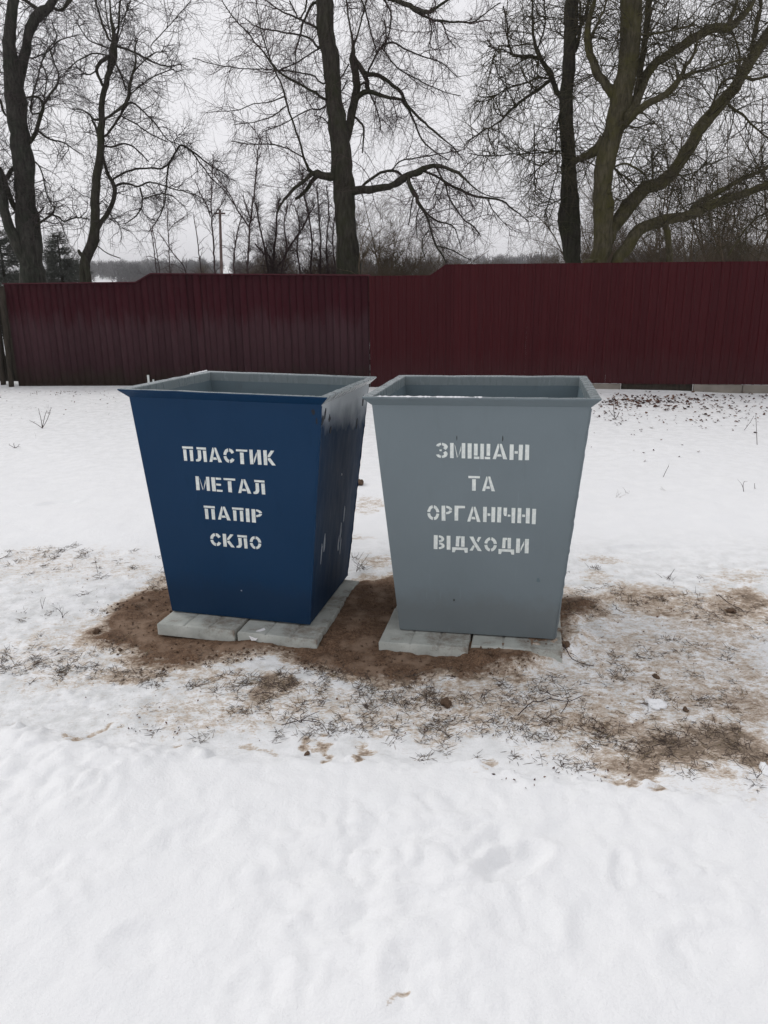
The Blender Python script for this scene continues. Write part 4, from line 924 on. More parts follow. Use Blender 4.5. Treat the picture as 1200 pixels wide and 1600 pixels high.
E_L = [[(935, 417, 27), (941, 380, 28), (943, 330, 29), (944, 280, 29.5), (949, 235, 30), (960, 200, 29), (966, 175, 29), (975, 130, 31), (983, 75, 31), (986, 30, 33), (988, -10, 33), (992, -80, 26), (998, -160, 16)],
       [(946, 380, 24), (955, 360, 23), (966, 344, 22), (985, 318, 22), (1003, 298, 21), (1018, 291, 20), (1032, 286, 20), (1050, 270, 18.5), (1065, 250, 18.5), (1082, 222, 19), (1100, 192, 19), (1125, 162, 18), (1152, 130, 17), (1170, 100, 17), (1187, 72, 16), (1205, 45, 15), (1232, 0, 12), (1255, -60, 8)],
       [(962, 414, 18), (980, 386, 18), (998, 362, 18), (1020, 350, 18), (1042, 344, 17), (1062, 340, 16), (1095, 328, 15), (1132, 312, 14), (1165, 302, 12), (1200, 288, 10), (1240, 270, 8)], [(1074, 336, 9), (1095, 312, 9), (1112, 307, 9), (1137, 293, 9), (1165, 277, 8), (1200, 262, 7), (1240, 245, 6)],
       [(1046, 414, 11), (1045, 385, 10), (1042, 362, 10), (1038, 348, 10)],
       [(972, 195, 16), (985, 182, 15), (994, 176, 13), (1008, 164, 12), (1022, 156, 11.5), (1040, 147, 11.5), (1052, 136, 11), (1064, 120, 9), (1072, 105, 7), (1085, 80, 6), (1092, 50, 4)],
       [(978, 180, 18), (990, 166, 17), (1000, 145, 15), (1010, 118, 14), (1022, 102, 13), (1036, 91, 13), (1050, 82, 13), (1062, 75, 13.5), (1075, 66, 13), (1087, 57, 13.5), (1100, 50, 14), (1116, 43, 14), (1140, 42, 13), (1155, 30, 10), (1172, 12, 8), (1190, -20, 6)], [(1136, 42, 9), (1143, 25, 8), (1150, 4, 7), (1155, -30, 5)],
       [(988, 168, 11), (996, 140, 10), (1002, 100, 10), (1008, 60, 10), (1013, 20, 10), (1015, -30, 8)], [(1176, 96, 9), (1176, 70, 8.5), (1180, 48, 8), (1186, 25, 8), (1188, -10, 7)],
       [(958, 145, 15), (948, 132, 14), (935, 118, 13), (928, 102, 12), (923, 85, 12), (917, 60, 11), (920, 32, 9), (928, 5, 8), (932, -30, 6)], [(922, 62, 7), (932, 40, 5), (945, 12, 4), (955, -20, 3)],
       [(944, 222, 20), (934, 232, 16), (924, 240, 13), (912, 245, 11), (902, 248, 10), (892, 252, 9)], [(958, 261, 4.5), (970, 257, 4.5), (982, 256, 4.5), (996, 264, 4), (1012, 277, 4)], [(958, 262, 4), (975, 275, 4), (993, 290, 4)],
       [(1020, 288, 4), (1020, 270, 4), (1018, 240, 3.4)], [(1075, 282, 3.6), (1088, 268, 3.4), (1100, 260, 3), (1112, 250, 3)], [(1245, 305, 4), (1200, 330, 4), (1170, 352, 3.6), (1137, 400, 3)], [(985, 256, 3), (995, 235, 2.6), (1005, 215, 2.2)],
       [(1064, 122, 8), (1080, 115, 6), (1110, 108, 5), (1140, 98, 4), (1165, 92, 3)], [(1100, 190, 6), (1110, 170, 5), (1130, 128, 5), (1160, 120, 4)], [(1150, 132, 8), (1156, 95, 6), (1150, 65, 4), (1140, 40, 3)], [(1176, 125, 6), (1190, 122, 5), (1215, 115, 4)], [(1140, 165, 6), (1160, 180, 5), (1185, 205, 4), (1215, 225, 3)],
       [(975, 40, 6), (1000, 55, 5), (1035, 50, 5), (1060, 45, 4), (1090, 38, 3)], [(940, 420, 14), (922, 408, 9), (912, 414, 8)]]
build_tree('bare_tree', 'large mossy bare tree with many limbs leaning right at the right edge', E_L, 13.5, (M_barkE, M_barkE, M_twigE), 15, 760, 4200, 7000, L2=(.5, 1.35), L3=(.3, .9), L4=(.15, .45), gnarl=0.34, bias=(-0.01, -0.03, -0.01), r2=(.006, .012), r3=(.004, .0065), r4=(.0024, .0036), group='bare trees behind the fence')

# saplings and shrubs with traced stems
def sapling(label, limbs, Y0, seed, n3, n4, mats=(M_twigred, M_twigred), cat='sapling', name='bare_sapling', group='young trees and shrubs behind the fence', L3=(.12, .5), L4=(.06, .22), bias=0.03):
    rg = np.random.default_rng(seed); tr = traced_limbs(limbs, Y0, rg, 0.3)
    base = tr[0][0][0].copy(); base[2] = 0; root = empty(name, tuple(base)); tag(root, label, cat, group)
    v, f = merge([tubes(P[None]-base, Q_[None], 6) for P, Q_ in tr]); fast_mesh('stems', v, f, mats[0], root)
    a = [fixed(P[P[:, 2] > 1.2], Q_[P[:, 2] > 1.2], 12) for P, Q_ in tr if (P[:, 2] > 1.2).sum() > 3]
    PP, RR = np.array([q_[0] for q_ in a]), np.array([q_[1] for q_ in a])
    p3, q3 = grow(PP, RR, n3, L3, (.003, .005), (25, 60), .35, bias, 7, .05, rg); p4, q4 = grow(p3, q3, n4, L4, (.0019, .0028), (25, 65), .35, bias, 5, .1, rg)
    v, f = merge([tubes(p3-base, q3, 4), tubes(p4-base, q4, 3)]); fast_mesh('twigs', v, f, mats[1], root)
    return root
sapling('thin twin stemmed sapling just left of the distant pole', [[(336, 428, 4), (334, 390, 4), (331, 345, 3.6), (330, 310, 3), (331, 275, 2.4), (333, 240, 2)], [(329, 338, 3), (322, 318, 2.4), (312, 300, 2), (304, 280, 1.6)], [(331, 340, 2.4), (340, 328, 2), (352, 310, 1.6)]], 13.6, 31, 60, 300)
sapling('hair thin leaning sapling left of the twin stemmed one', [[(315, 430, 2.6), (310, 390, 2.4), (305, 350, 2), (302, 335, 1.4)]], 13.4, 32, 14, 30)
sapling('thin sapling standing right of the distant pole', [[(366, 428, 4), (366, 400, 3.6), (369, 372, 3.2), (374, 350, 2.6), (380, 335, 2)]], 13.4, 33, 60, 320)
sapling('wispy sapling above the slanted step of the board fence', [[(266, 428, 2.6), (264, 390, 2.4), (262, 350, 2), (261, 320, 1.5)], [(291, 428, 2.6), (270, 396, 2.2), (248, 362, 1.6)], [(264, 360, 1.6), (274, 348, 1.5), (286, 340, 1.4)]], 13.6, 34, 50, 200)
sapling('bundle of fine hanging shoots at the step of the board fence', [[(245, 430, 2.4), (241, 395, 2.2), (236, 358, 2), (233, 350, 1.6)], [(250, 432, 2), (243, 385, 2), (238, 352, 1.6)]], 13.7, 35, 30, 90, bias=-.03)
sapling('tall shrub with forked reddish stems left of the centre tree', [[(387, 430, 4.6), (388, 395, 4.4), (390, 358, 4.2), (395, 318, 3.8), (399, 280, 3.2), (402, 245, 2.8), (407, 215, 2)], [(390, 356, 3.4), (378, 338, 3.2), (367, 320, 3), (355, 298, 2.6), (340, 280, 2.2), (325, 262, 1.8)], [(392, 345, 3), (384, 322, 2.6), (380, 305, 2)]], 13.5, 36, 170, 1300, cat='shrub', name='bare_shrub')
sapling('spreading shrub of several stems close left of the centre trunk', [[(420, 430, 5), (417, 408, 4.6), (410, 375, 4.2), (404, 345, 3.8), (400, 318, 3.2)], [(425, 430, 5), (428, 400, 4.8), (431, 365, 4.4), (433, 335, 4), (436, 310, 3)], [(430, 428, 5), (440, 408, 4.4), (455, 382, 4), (468, 365, 3.6), (480, 342, 3), (492, 318, 2)], [(425, 410, 4), (412, 396, 3.6), (398, 380, 3)], [(440, 428, 4), (448, 390, 3.6), (444, 350, 3), (450, 320, 2.4)]], 14.2, 37, 420, 4200, cat='shrub', name='bare_shrub')
sapling('tall upright shrub directly beside the centre trunk', [[(486, 430, 4.6), (487, 375, 4.2), (482, 335, 3.8), (475, 302, 3.2), (472, 270, 2.6)], [(500, 430, 4.6), (501, 380, 3.8), (497, 320, 3.4), (494, 290, 3)], [(512, 430, 4.4), (510, 380, 3.8), (514, 330, 3), (510, 290, 2.4)], [(470, 430, 4), (464, 390, 3.6), (468, 350, 3), (460, 320, 2.2)], [(525, 430, 4), (520, 385, 3.4), (522, 340, 2.6)]], 14.8, 38, 460, 4600, cat='shrub', name='bare_shrub')
# yellow shoots right of the centre trunk
sapling('thin yellowish shoots growing right of the centre trunk', [[(561, 428, 2.4), (563, 395, 2.2), (568, 370, 2), (578, 350, 1.6)], [(566, 428, 2.2), (572, 395, 2), (583, 372, 1.8), (600, 355, 1.4)]], 13.3, 39, 16, 60, mats=(M_shrub, M_shrub), cat='shoots', name='young_shoots')

# background thickets: separate many-stemmed bare shrubs further behind
def thicket(label, px, Yd, hgt, wid, seed, ns=9, n3=260, n4=1500, mt=M_shrub, name='bare_shrub', cat='shrub', group='bare shrubs beyond the trees'):
    rg = np.random.default_rng(seed); b = at_depth(px, 430, Yd); base = np.array([b[0], Yd, gz(b[0], Yd)])
    k = 11; P = np.zeros((ns, k, 3)); d = np.stack([rg.normal(size=ns)*.28, rg.normal(size=ns)*.28, np.ones(ns)], 1)
    P[:, 0, :2] = rg.normal(size=(ns, 2))*wid*0.22
    P[:, 0, 2] = -.1
    hh = hgt*rg.uniform(.6, 1.05, ns)
    for s in range(1, k):
        d = d+rg.normal(size=(ns, 3))*.12; d[:, 2] = np.abs(d[:, 2])+.05; d /= np.linalg.norm(d, axis=1, keepdims=True)
        P[:, s] = P[:, s-1]+d*(hh/(k-1))[:, None]
    r0 = np.linspace(1, .3, k)[None]*rg.uniform(.012, .024, ns)[:, None]*hgt/4
    root = empty(name, tuple(base)); tag(root, label, cat, group)
    p2, q2 = grow(P, r0, ns*9, (hgt*.14, hgt*.34), (.006, .011), (25, 55), .3, .06, 8, .1, rg)
    p3, q3 = grow(np.concatenate([p2]), q2, n3, (hgt*.07, hgt*.18), (.004, .006), (30, 60), .35, .04, 6, .05, rg)
    p4, q4 = grow(p3, q3, n4, (.1, .4), (.0028, .0042), (30, 65), .35, .02, 5, .05, rg)
    v, f = tubes(P, r0, 6); fast_mesh('stems', v, f, mt, root)
    v, f = merge([tubes(p2, q2, 4), tubes(p3, q3, 3), tubes(p4, q4, 3)]); fast_mesh('twigs', v, f, mt, root)
    return root
TH = [('squat dense brown bush right below the left stub of the centre tree', 482, 16.2, 2.0, 2.0), ('squat brown bush hard against the right of the centre trunk', 572, 16.4, 2.1, 1.6), ('low olive bush under the slanted step of the metal fence top', 615, 16.0, 1.9, 2.0), ('low brown shrub behind the shrubs left of the centre trunk', 455, 17, 2.3, 2.0), ('low dense brown shrub just left behind the centre trunk', 512, 18, 2.6, 2.0), ('round brown shrub just right behind the centre trunk', 590, 17, 3.4, 2.2), ('olive brown shrub below the drooping limb of the centre tree', 640, 18, 2.7, 2.0), ('low shrub standing behind the slim sapling and pole', 410, 19, 2.2, 2.0),
      ('grey brown shrub between the mossy trunk and its propped limb', 1000, 19, 4.2, 3.0), ('tall grey brown shrub behind the propped mossy limb', 1060, 18, 4.6, 2.8), ('tall tangled shrub near the right edge behind the fence', 1115, 19, 5.2, 3.2), ('outermost tangled shrub at the right edge behind the fence', 1165, 17.5, 5.0, 2.8), ('thin shrub showing between the two right hand trunks', 915, 20, 3.0, 1.8), ('shrub beyond the right edge reaching into view', 1220, 18, 5.6, 3.0), ('wide pale shrub low behind the right hand shrubs', 1090, 24, 4.4, 4.0)]
for i, (lb, px, Yd, hg, wd) in enumerate(TH):
    dense = 4.6 if i < 8 else 3.0
    thicket(lb, px, Yd, hg, wd, 200+i, n3=int(330*dense), n4=int(2300*dense), ns=12)

# conifers at left, beyond the first trees
def conifer(label, px, Yd, hgt, rad, seed, n=9000):
    rg = np.random.default_rng(seed); b = at_depth(px, 440, Yd); base = np.array([b[0], Yd, gz(b[0], Yd)])
    root = empty('conifer_tree', tuple(base)); tag(root, label, 'conifer', 'conifers beyond the left trees')
    P = np.stack([np.zeros(8), np.zeros(8), np.linspace(-.2, hgt*.96, 8)], 1); v, f = tubes(P[None], np.linspace(.1, .015, 8)[None], 8); fast_mesh('trunk', v, f, M_barkdark, root)
    m_ = 230; z = hgt*rg.uniform(.04, .98, m_)**.9; a = rg.uniform(0, 2*np.pi, m_); L = rad*(1-z/hgt)**.75*rg.uniform(.65, 1.15, m_)+.08
    t = np.linspace(0, 1, 6)[None, :]
    Pb = np.stack([np.cos(a)[:, None]*L[:, None]*t, np.sin(a)[:, None]*L[:, None]*t, z[:, None]+L[:, None]*(-.25*t+.28*t*t)], 2)
    p3, q3 = grow(Pb, np.full((m_, 6), .02), n//4, (.15, .4), (.006, .01), (30, 60), .2, -.02, 4, .1, rg)
    p4, q4 = grow(p3, q3, n*2, (.08, .2), (.006, .011), (25, 60), .2, 0, 3, .0, rg)
    v, f = merge([tubes(Pb, np.full((m_, 6), .012), 3), tubes(p3, q3, 3), tubes(p4, q4, 3)]); fast_mesh('crown', v, f, M_conifer, root)
conifer('grey green conifer showing between the two left bare trees', 98, 26, 3.1, 1.25, 71)
conifer('dark conifer at the left edge behind the thick forked tree', 8, 22, 3.0, 1.6, 72)
conifer('small low conifer beside the grey green one', 118, 28, 2.3, 1.1, 73, 3500)

# utility pole far off
b = at_depth(346, 430, 42); top = at_depth(343.5, 327, 42)
root = empty('utility_pole', (b[0], 42, gz(b[0], 42))); tag(root, 'distant brown utility pole with a short crossbar between saplings', 'utility pole')
P = np.array([[0, 0, -.5], [0, 0, 1.5], [top[0]-b[0], 0, top[2]-gz(b[0], 42)]]); v, f = tubes(P[None], np.array([[.085, .08, .06]]), 8); fast_mesh('pole', v, f, M_pole, root)
v, f = box(-.28, .28, -.05, .05, 0, .08); ob = pydata('crossbar', [(q_[0]+top[0]-b[0], q_[1]-.12, q_[2]+top[2]-gz(b[0], 42)-.25) for q_ in v], f, M_pole, root)

# ---------------------------------------------------------------- far woods
def far_wood(name, label, spans, mt, seed, dens=1.0, per=230):
    rg = np.random.default_rng(seed); V, Fc = [], []
    for (px0, px1, Yd, dy, hlo, hhi, n) in spans:
        for _ in range(int(n*dens)):
            px = rg.uniform(px0, px1); Yy = Yd+rg.uniform(0, dy); xx = at_depth(px, 425, Yy)[0]; z0 = gz(xx, Yy); H = rg.uniform(hlo, hhi); rr = H*rg.uniform(.28, .42)
            k = per; u = rg.normal(size=(k, 3)); u /= np.linalg.norm(u, axis=1, keepdims=True); u *= rg.random((k, 1))**.45
            c = np.stack([xx+u[:, 0]*rr, Yy+u[:, 1]*rr, z0+H*.52+u[:, 2]*H*.5], 1)
            d = rg.normal(size=(k, 3))+np.array([0, 0, .8])+u*1.1; d /= np.linalg.norm(d, axis=1, keepdims=True); L = H*rg.uniform(.06, .16, (k, 1))
            sd_ = np.cross(d, rg.normal(size=(k, 3))); sd_ /= np.linalg.norm(sd_, axis=1, keepdims=True); wd = .0035*H+.0002*Yy
            q_ = np.stack([c-d*L-sd_*wd, c-d*L+sd_*wd, c+d*L+sd_*wd*.3, c+d*L-sd_*wd*.3], 1)
            V.append(q_.reshape(-1, 3))
            tw = .008*H+.03; V.append(np.array([[xx-tw, Yy, z0-.3], [xx+tw, Yy, z0-.3], [xx+tw*.5, Yy, z0+H*.7], [xx-tw*.5, Yy, z0+H*.7]]))
    V = np.concatenate(V); F = np.arange(len(V)).reshape(-1, 4)
    return tag(fast_mesh(name, V, F, mt, smooth=False), label, 'woods', kind='stuff')
far_wood('far_woods', 'grey line of far bare woods along the horizon', [(-500, 1700, 420, 160, 6, 9, 260), (130, 340, 330, 60, 6, 8.5, 60), (185, 330, 190, 40, 4.5, 6.5, 46), (700, 880, 260, 60, 5.5, 8.5, 36)], M_far, 81, per=260)
far_wood('distant_trees', 'faint brownish bare trees on the skyline above the metal fence', [(255, 330, 120, 30, 3.2, 5.2, 14), (660, 880, 110, 40, 3.0, 5.4, 18), (370, 560, 90, 30, 3.0, 4.5, 26), (560, 700, 90, 30, 3.0, 4.6, 18), (930, 1300, 70, 40, 3.5, 6, 40), (-100, 140, 80, 40, 2, 3.2, 20)], M_farbrown, 82, per=420)

# ---------------------------------------------------------------- dry grass, leaf litter and small things
GRASS_AREAS = [  # px, py, rx, ry, blades, upright
    (60, 870, 80, 18, 560, .3), (190, 870, 90, 14, 160, .35), (90, 890, 120, 18, 170, .3), (60, 1035, 100, 24, 820, .3), (150, 1045, 110, 16, 300, .3), (100, 950, 110, 40, 150, .4), (230, 1060, 60, 14, 300, .2),
    (420, 1070, 60, 18, 620, .35), (500, 1062, 60, 20, 420, .4), (560, 1090, 120, 18, 620, .4), (350, 1075, 90, 18, 330, .3), (660, 1095, 110, 22, 900, .45), (400, 1120, 130, 22, 300, .3), (560, 1140, 130, 16, 430, .35), (700, 1140, 110, 24, 560, .4),
    (800, 1095, 110, 28, 520, .35), (850, 1140, 110, 26, 480, .35), (940, 1150, 110, 32, 560, .3), (1060, 1180, 120, 34, 800, .3), (1140, 1160, 70, 40, 480, .4), (1000, 940, 120, 20, 620, .3), (1130, 950, 70, 24, 520, .3), (900, 950, 40, 20, 260, .3), (1080, 1020, 130, 44, 420, .3), (1100, 1090, 120, 30, 480, .3),
    (980, 1050, 120, 40, 300, .3), (260, 910, 30, 14, 150, .5), (200, 960, 60, 20, 70, .3), (170, 1010, 30, 14, 120, .4), (700, 1185, 160, 14, 130, .35), (300, 1150, 140, 24, 110, .3), (900, 1200, 90, 16, 150, .3), (1000, 900, 140, 14, 90, .5), (570, 880, 26, 16, 60, .7), (1010, 760, 170, 60, 22, .9), (100, 690, 120, 40, 10, .9), (60, 640, 80, 12, 24, .9), (1050, 650, 140, 22, 150, .6), (330, 1035, 90, 10, 160, .4), (620, 1062, 90, 8, 160, .5), (820, 1075, 60, 12, 300, .25)]
rg = np.random.default_rng(91); Ps, Rs, Ts = [], [], []
for (px, py, rx, ry, n, upr) in GRASS_AREAS:
    n = int(n*0.62); c = ground(px, py); ax = abs(ground(px+rx, py)[0]-c[0]); ay = abs(ground(px, py-ry)[1]-ground(px, py+ry)[1])/2
    nc = max(3, n//12); cl = rg.normal(size=(nc, 2))*.55; w_ = rg.integers(0, nc, n)
    a = c[0]+cl[w_, 0]*ax+rg.normal(size=n)*.013; b = c[1]+cl[w_, 1]*ay+rg.normal(size=n)*.018
    z = gzv(a, b); th = rg.uniform(0, 2*np.pi, n); L = rg.uniform(.012, .046, n)*(1.7 if upr > .65 else 1); el = np.clip(rg.normal(upr, .28, n), 0.02, 1.3)
    d = np.stack([np.cos(th)*np.cos(el), np.sin(th)*np.cos(el), np.sin(el)], 1); k = 4; P = np.empty((n, k, 3)); P[:, 0] = np.stack([a, b, z-.002], 1); bd = rg.normal(size=(n, 3))*.22; bd[:, 2] = -np.abs(bd[:, 2])*.5
    for s in range(1, k): d = d+bd*.5; d /= np.linalg.norm(d, axis=1, keepdims=True); P[:, s] = P[:, s-1]+d*(L/(k-1))[:, None]
    gz_ = gzv(P[:, :, 0].ravel(), P[:, :, 1].ravel()).reshape(n, k); P[:, 1:, 2] = np.maximum(P[:, 1:, 2], gz_[:, 1:]+.0015)
    Ps.append(P); Rs.append(rg.uniform(.0006, .0012, n)[:, None]*np.array([1.2, 1, .8, .4])[None]); Ts.append(np.repeat(np.clip(rg.beta(1.3, 1.8, n), 0, 1), k*3))
v, f = tubes(np.concatenate(Ps), np.concatenate(Rs), 3)
tag(fast_mesh('dry_grass', v, f, M_grass, smooth=False, attrs={'tint': np.concatenate(Ts)}), 'short dark withered grass poking through the thin trodden snow', 'grass', kind='stuff')

def leaf_patch(name, label, areas, seed):
    rg = np.random.default_rng(seed); V, F, T_ = [], [], []
    for (px, py, rx, ry, n, s0_, s1_) in areas:
        for _ in range(n):
            p = on_ground(px+rg.normal()*rx*.6, min(1300, max(612, py+rg.normal()*ry*.6))); s_ = rg.uniform(s0_, s1_); a = rg.uniform(0, 2*np.pi); u = np.array([math.cos(a), math.sin(a), rg.normal()*.25]); w_ = np.array([-math.sin(a), math.cos(a), rg.normal()*.35])
            asp = rg.uniform(.3, .7); o = len(V); cur = rg.uniform(.1, .5)*s_
            pts_ = [(-1, 0), (-.45, -.8), (.3, -.9), (1, 0), (.3, .9), (-.45, .8), (0, 0)]
            for (i_, j_) in pts_: V.append(p+np.array([0, 0, .004+(.25 if rg.random() < .1 else 0)*s_])+u*i_*s_*.5+w_*j_*s_*.5*asp+np.array([0, 0, (i_*i_+j_*j_)*cur*.5]))
            F += [(o+6, o+i_, o+(i_+1) % 6) for i_ in range(6)]; T_ += [float(rg.random())]*7
    return tag(fast_mesh(name, np.array(V), np.array(F), M_leaf, smooth=False, attrs={'tint': np.array(T_)}), label, 'leaves', kind='stuff')
leaf_patch('leaf_litter', 'dead brown leaves scattered on snow along the metal fence', [(1010, 628, 90, 10, 330, .025, .075), (1130, 640, 70, 16, 130, .02, .06), (1150, 622, 60, 6, 60, .03, .07), (970, 650, 50, 12, 60, .02, .045), (1080, 660, 100, 14, 60, .015, .04), (1000, 690, 90, 30, 14, .02, .04), (945, 632, 20, 12, 30, .02, .05)], 92)
leaf_patch('leaf_scatter', 'sparse dark leaf bits on snow along the board fence', [(90, 614, 110, 5, 90, .012, .035), (60, 640, 80, 14, 16, .012, .03), (160, 625, 60, 8, 24, .012, .03)], 93)
leaf_patch('soil_crumbs', 'small brown crumbs and leaf bits on the trodden snow', [(130, 920, 110, 40, 60, .004, .011), (170, 1000, 40, 24, 60, .005, .012), (400, 1110, 200, 40, 90, .004, .011), (800, 1130, 200, 40, 150, .004, .011), (1050, 1040, 140, 60, 160, .004, .012), (1020, 950, 140, 24, 130, .005, .013), (900, 1020, 40, 30, 40, .004, .011), (250, 1140, 60, 14, 24, .006, .016), (900, 1215, 120, 14, 40, .005, .014)], 94)

def plant(name, label, stems, cat, group, seed, n3=8, mt=M_twigred, up=True, rr=.0016, flat=False):
    """stems traced as photograph points; the first point of the first stem stands on the ground"""
    rg = np.random.default_rng(seed); b = on_ground(*stems[0][0]); T_ = []
    for st in stems:
        P = []
        for (px, py) in st:
            if flat: q_ = on_ground(px, py); q_ = q_+np.array([0, 0, .006+abs(rg.normal())*.008])
            else: q_ = at_depth(px, py, b[1]+rg.normal()*.01*b[1]/4)
            P.append(q_-b)
        if len(P) == 2: P.insert(1, (P[0]+P[1])/2+rg.normal(size=3)*.006)
        T_.append(resample(np.array(P), np.linspace(rr, rr*.55, len(P)), .03))
    vs = [tubes(P[None], Q_[None], 5) for P, Q_ in T_]
    if n3:
        a = [fixed(P, Q_, 8) for P, Q_ in T_]; p3, q3 = grow(np.array([i_[0] for i_ in a]), np.array([i_[1] for i_ in a]), n3, (.02, .09), (rr*.4, rr*.7), (25, 60), .3, .0 if flat else .05, 5, .2, rg)
        if flat: p3[:, :, 2] = p3[:, :, 2]*.25+.004
        vs.append(tubes(p3, q3, 4))
    v, f = merge(vs); root = fast_mesh(name, v, f, mt); root.location = tuple(b); return tag(root, label, cat, group)
WS = 'dry weed stalks in the snow'
plant('weed_plant', 'bushy dry weed in clean snow left of the blue bin', [[(66, 669), (64, 655), (60, 638)], [(66, 669), (74, 655), (80, 637)], [(66, 669), (56, 662), (46, 657)], [(66, 668), (70, 650), (73, 642)]], 'weed', WS, 1, 12, rr=.004)
plant('weed_plant', 'small low weed lying in snow below the bushy one', [[(24, 700), (22, 692)], [(24, 700), (30, 694)], [(24, 700), (14, 695)]], 'weed', WS, 2, 5, rr=.003)
plant('weed_plant', 'upright dry weed with leaf cluster right of the grey bin', [[(961, 655), (959, 640), (958, 622)], [(961, 655), (968, 644)], [(961, 653), (952, 642)]], 'weed', WS, 3, 12, rr=.004)
plant('weed_stalk', 'single tall bare stalk at the far right before the metal fence', [[(1183, 695), (1182, 672), (1181, 648)]], 'weed', WS, 4, 0, rr=.0032)
plant('weed_stalk', 'slanting thin stalk left of the tall one by the metal fence', [[(1163, 672), (1172, 660), (1178, 650)]], 'weed', WS, 5, 3, rr=.003)
plant('weed_stalk', 'short leaning stalk in clean snow right of the grey bin', [[(1036, 746), (1040, 737), (1045, 728)]], 'weed', WS, 6, 2, rr=.0026)
plant('weed_stalk', 'tiny stalk in clean snow near the right edge, left of its twin', [[(1162, 768), (1161, 758), (1163, 752)]], 'weed', WS, 7, 2, rr=.0026)
plant('weed_stalk', 'tiny stalk in clean snow nearest the right edge of the photo', [[(1180, 764), (1179, 755)]], 'weed', WS, 17, 0, rr=.0026)
plant('weed_stalk', 'pale bent stalk between the two bins', [[(557, 893), (566, 880), (576, 866)], [(557, 893), (562, 876)]], 'weed', WS, 8, 3, rr=.0016, mt=M_shrub)
plant('weed_stalk', 'dark slanting stalk above the muddy band right of grey bin', [[(1042, 905), (1048, 898), (1054, 889)]], 'weed', WS, 9, 0, rr=.002)
plant('weed_stalk', 'short pair of grass stalks left of the bare soil', [[(66, 951), (68, 942), (71, 933)], [(66, 951), (64, 942), (63, 936)]], 'weed', WS, 10, 0, rr=.0013)
plant('weed_stalk', 'thin upright stalk in the trodden snow left of blue bin', [[(153, 896), (150, 882), (148, 870)]], 'weed', WS, 11, 0, rr=.0013)
plant('weed_plant', 'withered reddish weed tuft left of the soil patch', [[(98, 966), (96, 958), (90, 951)], [(98, 966), (102, 958)], [(98, 966), (94, 974)]], 'weed', WS, 12, 8, rr=.0018)
plant('weed_plant', 'small branching dead weed on the muddy snow at right', [[(1072, 1150), (1075, 1141), (1078, 1132)], [(1072, 1150), (1068, 1143)], [(1072, 1150), (1078, 1144)]], 'weed', WS, 13, 6, rr=.0014)
plant('weed_plant', 'dark grassy weed clump at the lower right of the mud', [[(1182, 1215), (1178, 1205), (1174, 1198)], [(1182, 1215), (1190, 1205)], [(1182, 1215), (1172, 1208)]], 'weed', WS, 14, 14, rr=.0012)
TW = 'fallen twigs on the trodden snow'
plant('fallen_twig', 'long curved reddish twig lying below the bins at centre', [[(440, 1136), (470, 1132), (492, 1135), (505, 1139), (513, 1150)], [(470, 1132), (480, 1124), (500, 1116)], [(472, 1132), (470, 1122), (480, 1115)], [(470, 1133), (455, 1128), (446, 1140)]], 'twig', TW, 21, 8, rr=.0019, flat=True)
plant('fallen_twig', 'forked dark stick lying on mud below the grey bin', [[(809, 1124), (820, 1112), (832, 1102), (846, 1100), (862, 1095)]], 'twig', TW, 22, 4, rr=.0026, flat=True)
plant('fallen_twig', 'long branching stick right of the forked one below grey bin', [[(858, 1095), (872, 1096), (890, 1098), (908, 1096), (922, 1091)], [(872, 1096), (860, 1090), (852, 1082)], [(888, 1098), (884, 1108), (876, 1118)]], 'twig', TW, 23, 5, rr=.0022, flat=True)
plant('fallen_twig', 'crooked twig in snow right beside the half buried slab', [[(878, 1002), (882, 1012), (886, 1022), (894, 1032), (912, 1040), (928, 1043)], [(886, 1022), (880, 1016)]], 'twig', TW, 24, 3, rr=.0028, flat=True)
plant('fallen_twig', 'short dark twig on the white lump at right', [[(1002, 1102), (1012, 1102), (1018, 1099), (1022, 1096)]], 'twig', TW, 25, 0, rr=.0020, flat=True)
plant('fallen_twig', 'thin bent twig left of the centre among grass below blue bin', [[(395, 1095), (412, 1092), (430, 1090), (452, 1092)]], 'twig', TW, 26, 8, rr=.0013, flat=True)
plant('fallen_twig', 'slim reddish twig at the left edge of the trodden snow', [[(0, 877), (10, 872), (18, 864)]], 'twig', TW, 27, 4, rr=.0022, flat=True)
plant('fallen_twig', 'long straight twig lying on the upper mud band at right', [[(1122, 933), (1138, 944), (1154, 952), (1160, 958)]], 'twig', TW, 28, 3, rr=.0022, flat=True)

def lump(name, label, px, py, sx_, sy_, sz_, mt, cat, group, seed, sink=.3):
    p = on_ground(px, py); rg = np.random.default_rng(seed); n = 14; V, F = [], []
    for j in range(n+1):
        for i in range(2*n):
            a, b = 2*np.pi*i/(2*n), np.pi*j/n; d = np.array([math.cos(a)*math.sin(b), math.sin(a)*math.sin(b), math.cos(b)])
            r_ = 1+.45*float(vnoise(d[0]*1.5+seed, d[1]*1.5, d[2]*1.5))+.22*float(vnoise(d[0]*4+seed, d[1]*4, d[2]*4)); V.append(d*r_*np.array([sx_, sy_, sz_])+np.array([0, 0, sz_*(1-2*sink)]))
    for j in range(n):
        for i in range(2*n): F.append((j*2*n+i, (j+1)*2*n+i, (j+1)*2*n+(i+1) % (2*n), j*2*n+(i+1) % (2*n)))
    o = pydata(name, V, F, mt, None, smooth=True); o.location = tuple(p); tag(o, label, cat, group); return o
CG = 'soil clods around the bins'
lump('soil_clod', 'brown clod on the snow in the gap between the bins', 562, 757, .03, .04, .03, M_clod, 'soil clod', CG, 1)
lump('soil_clod', 'reddish brown pointed clod below the grey bin', 698, 1102, .020, .02, .022, M_clod, 'soil clod', CG, 2)
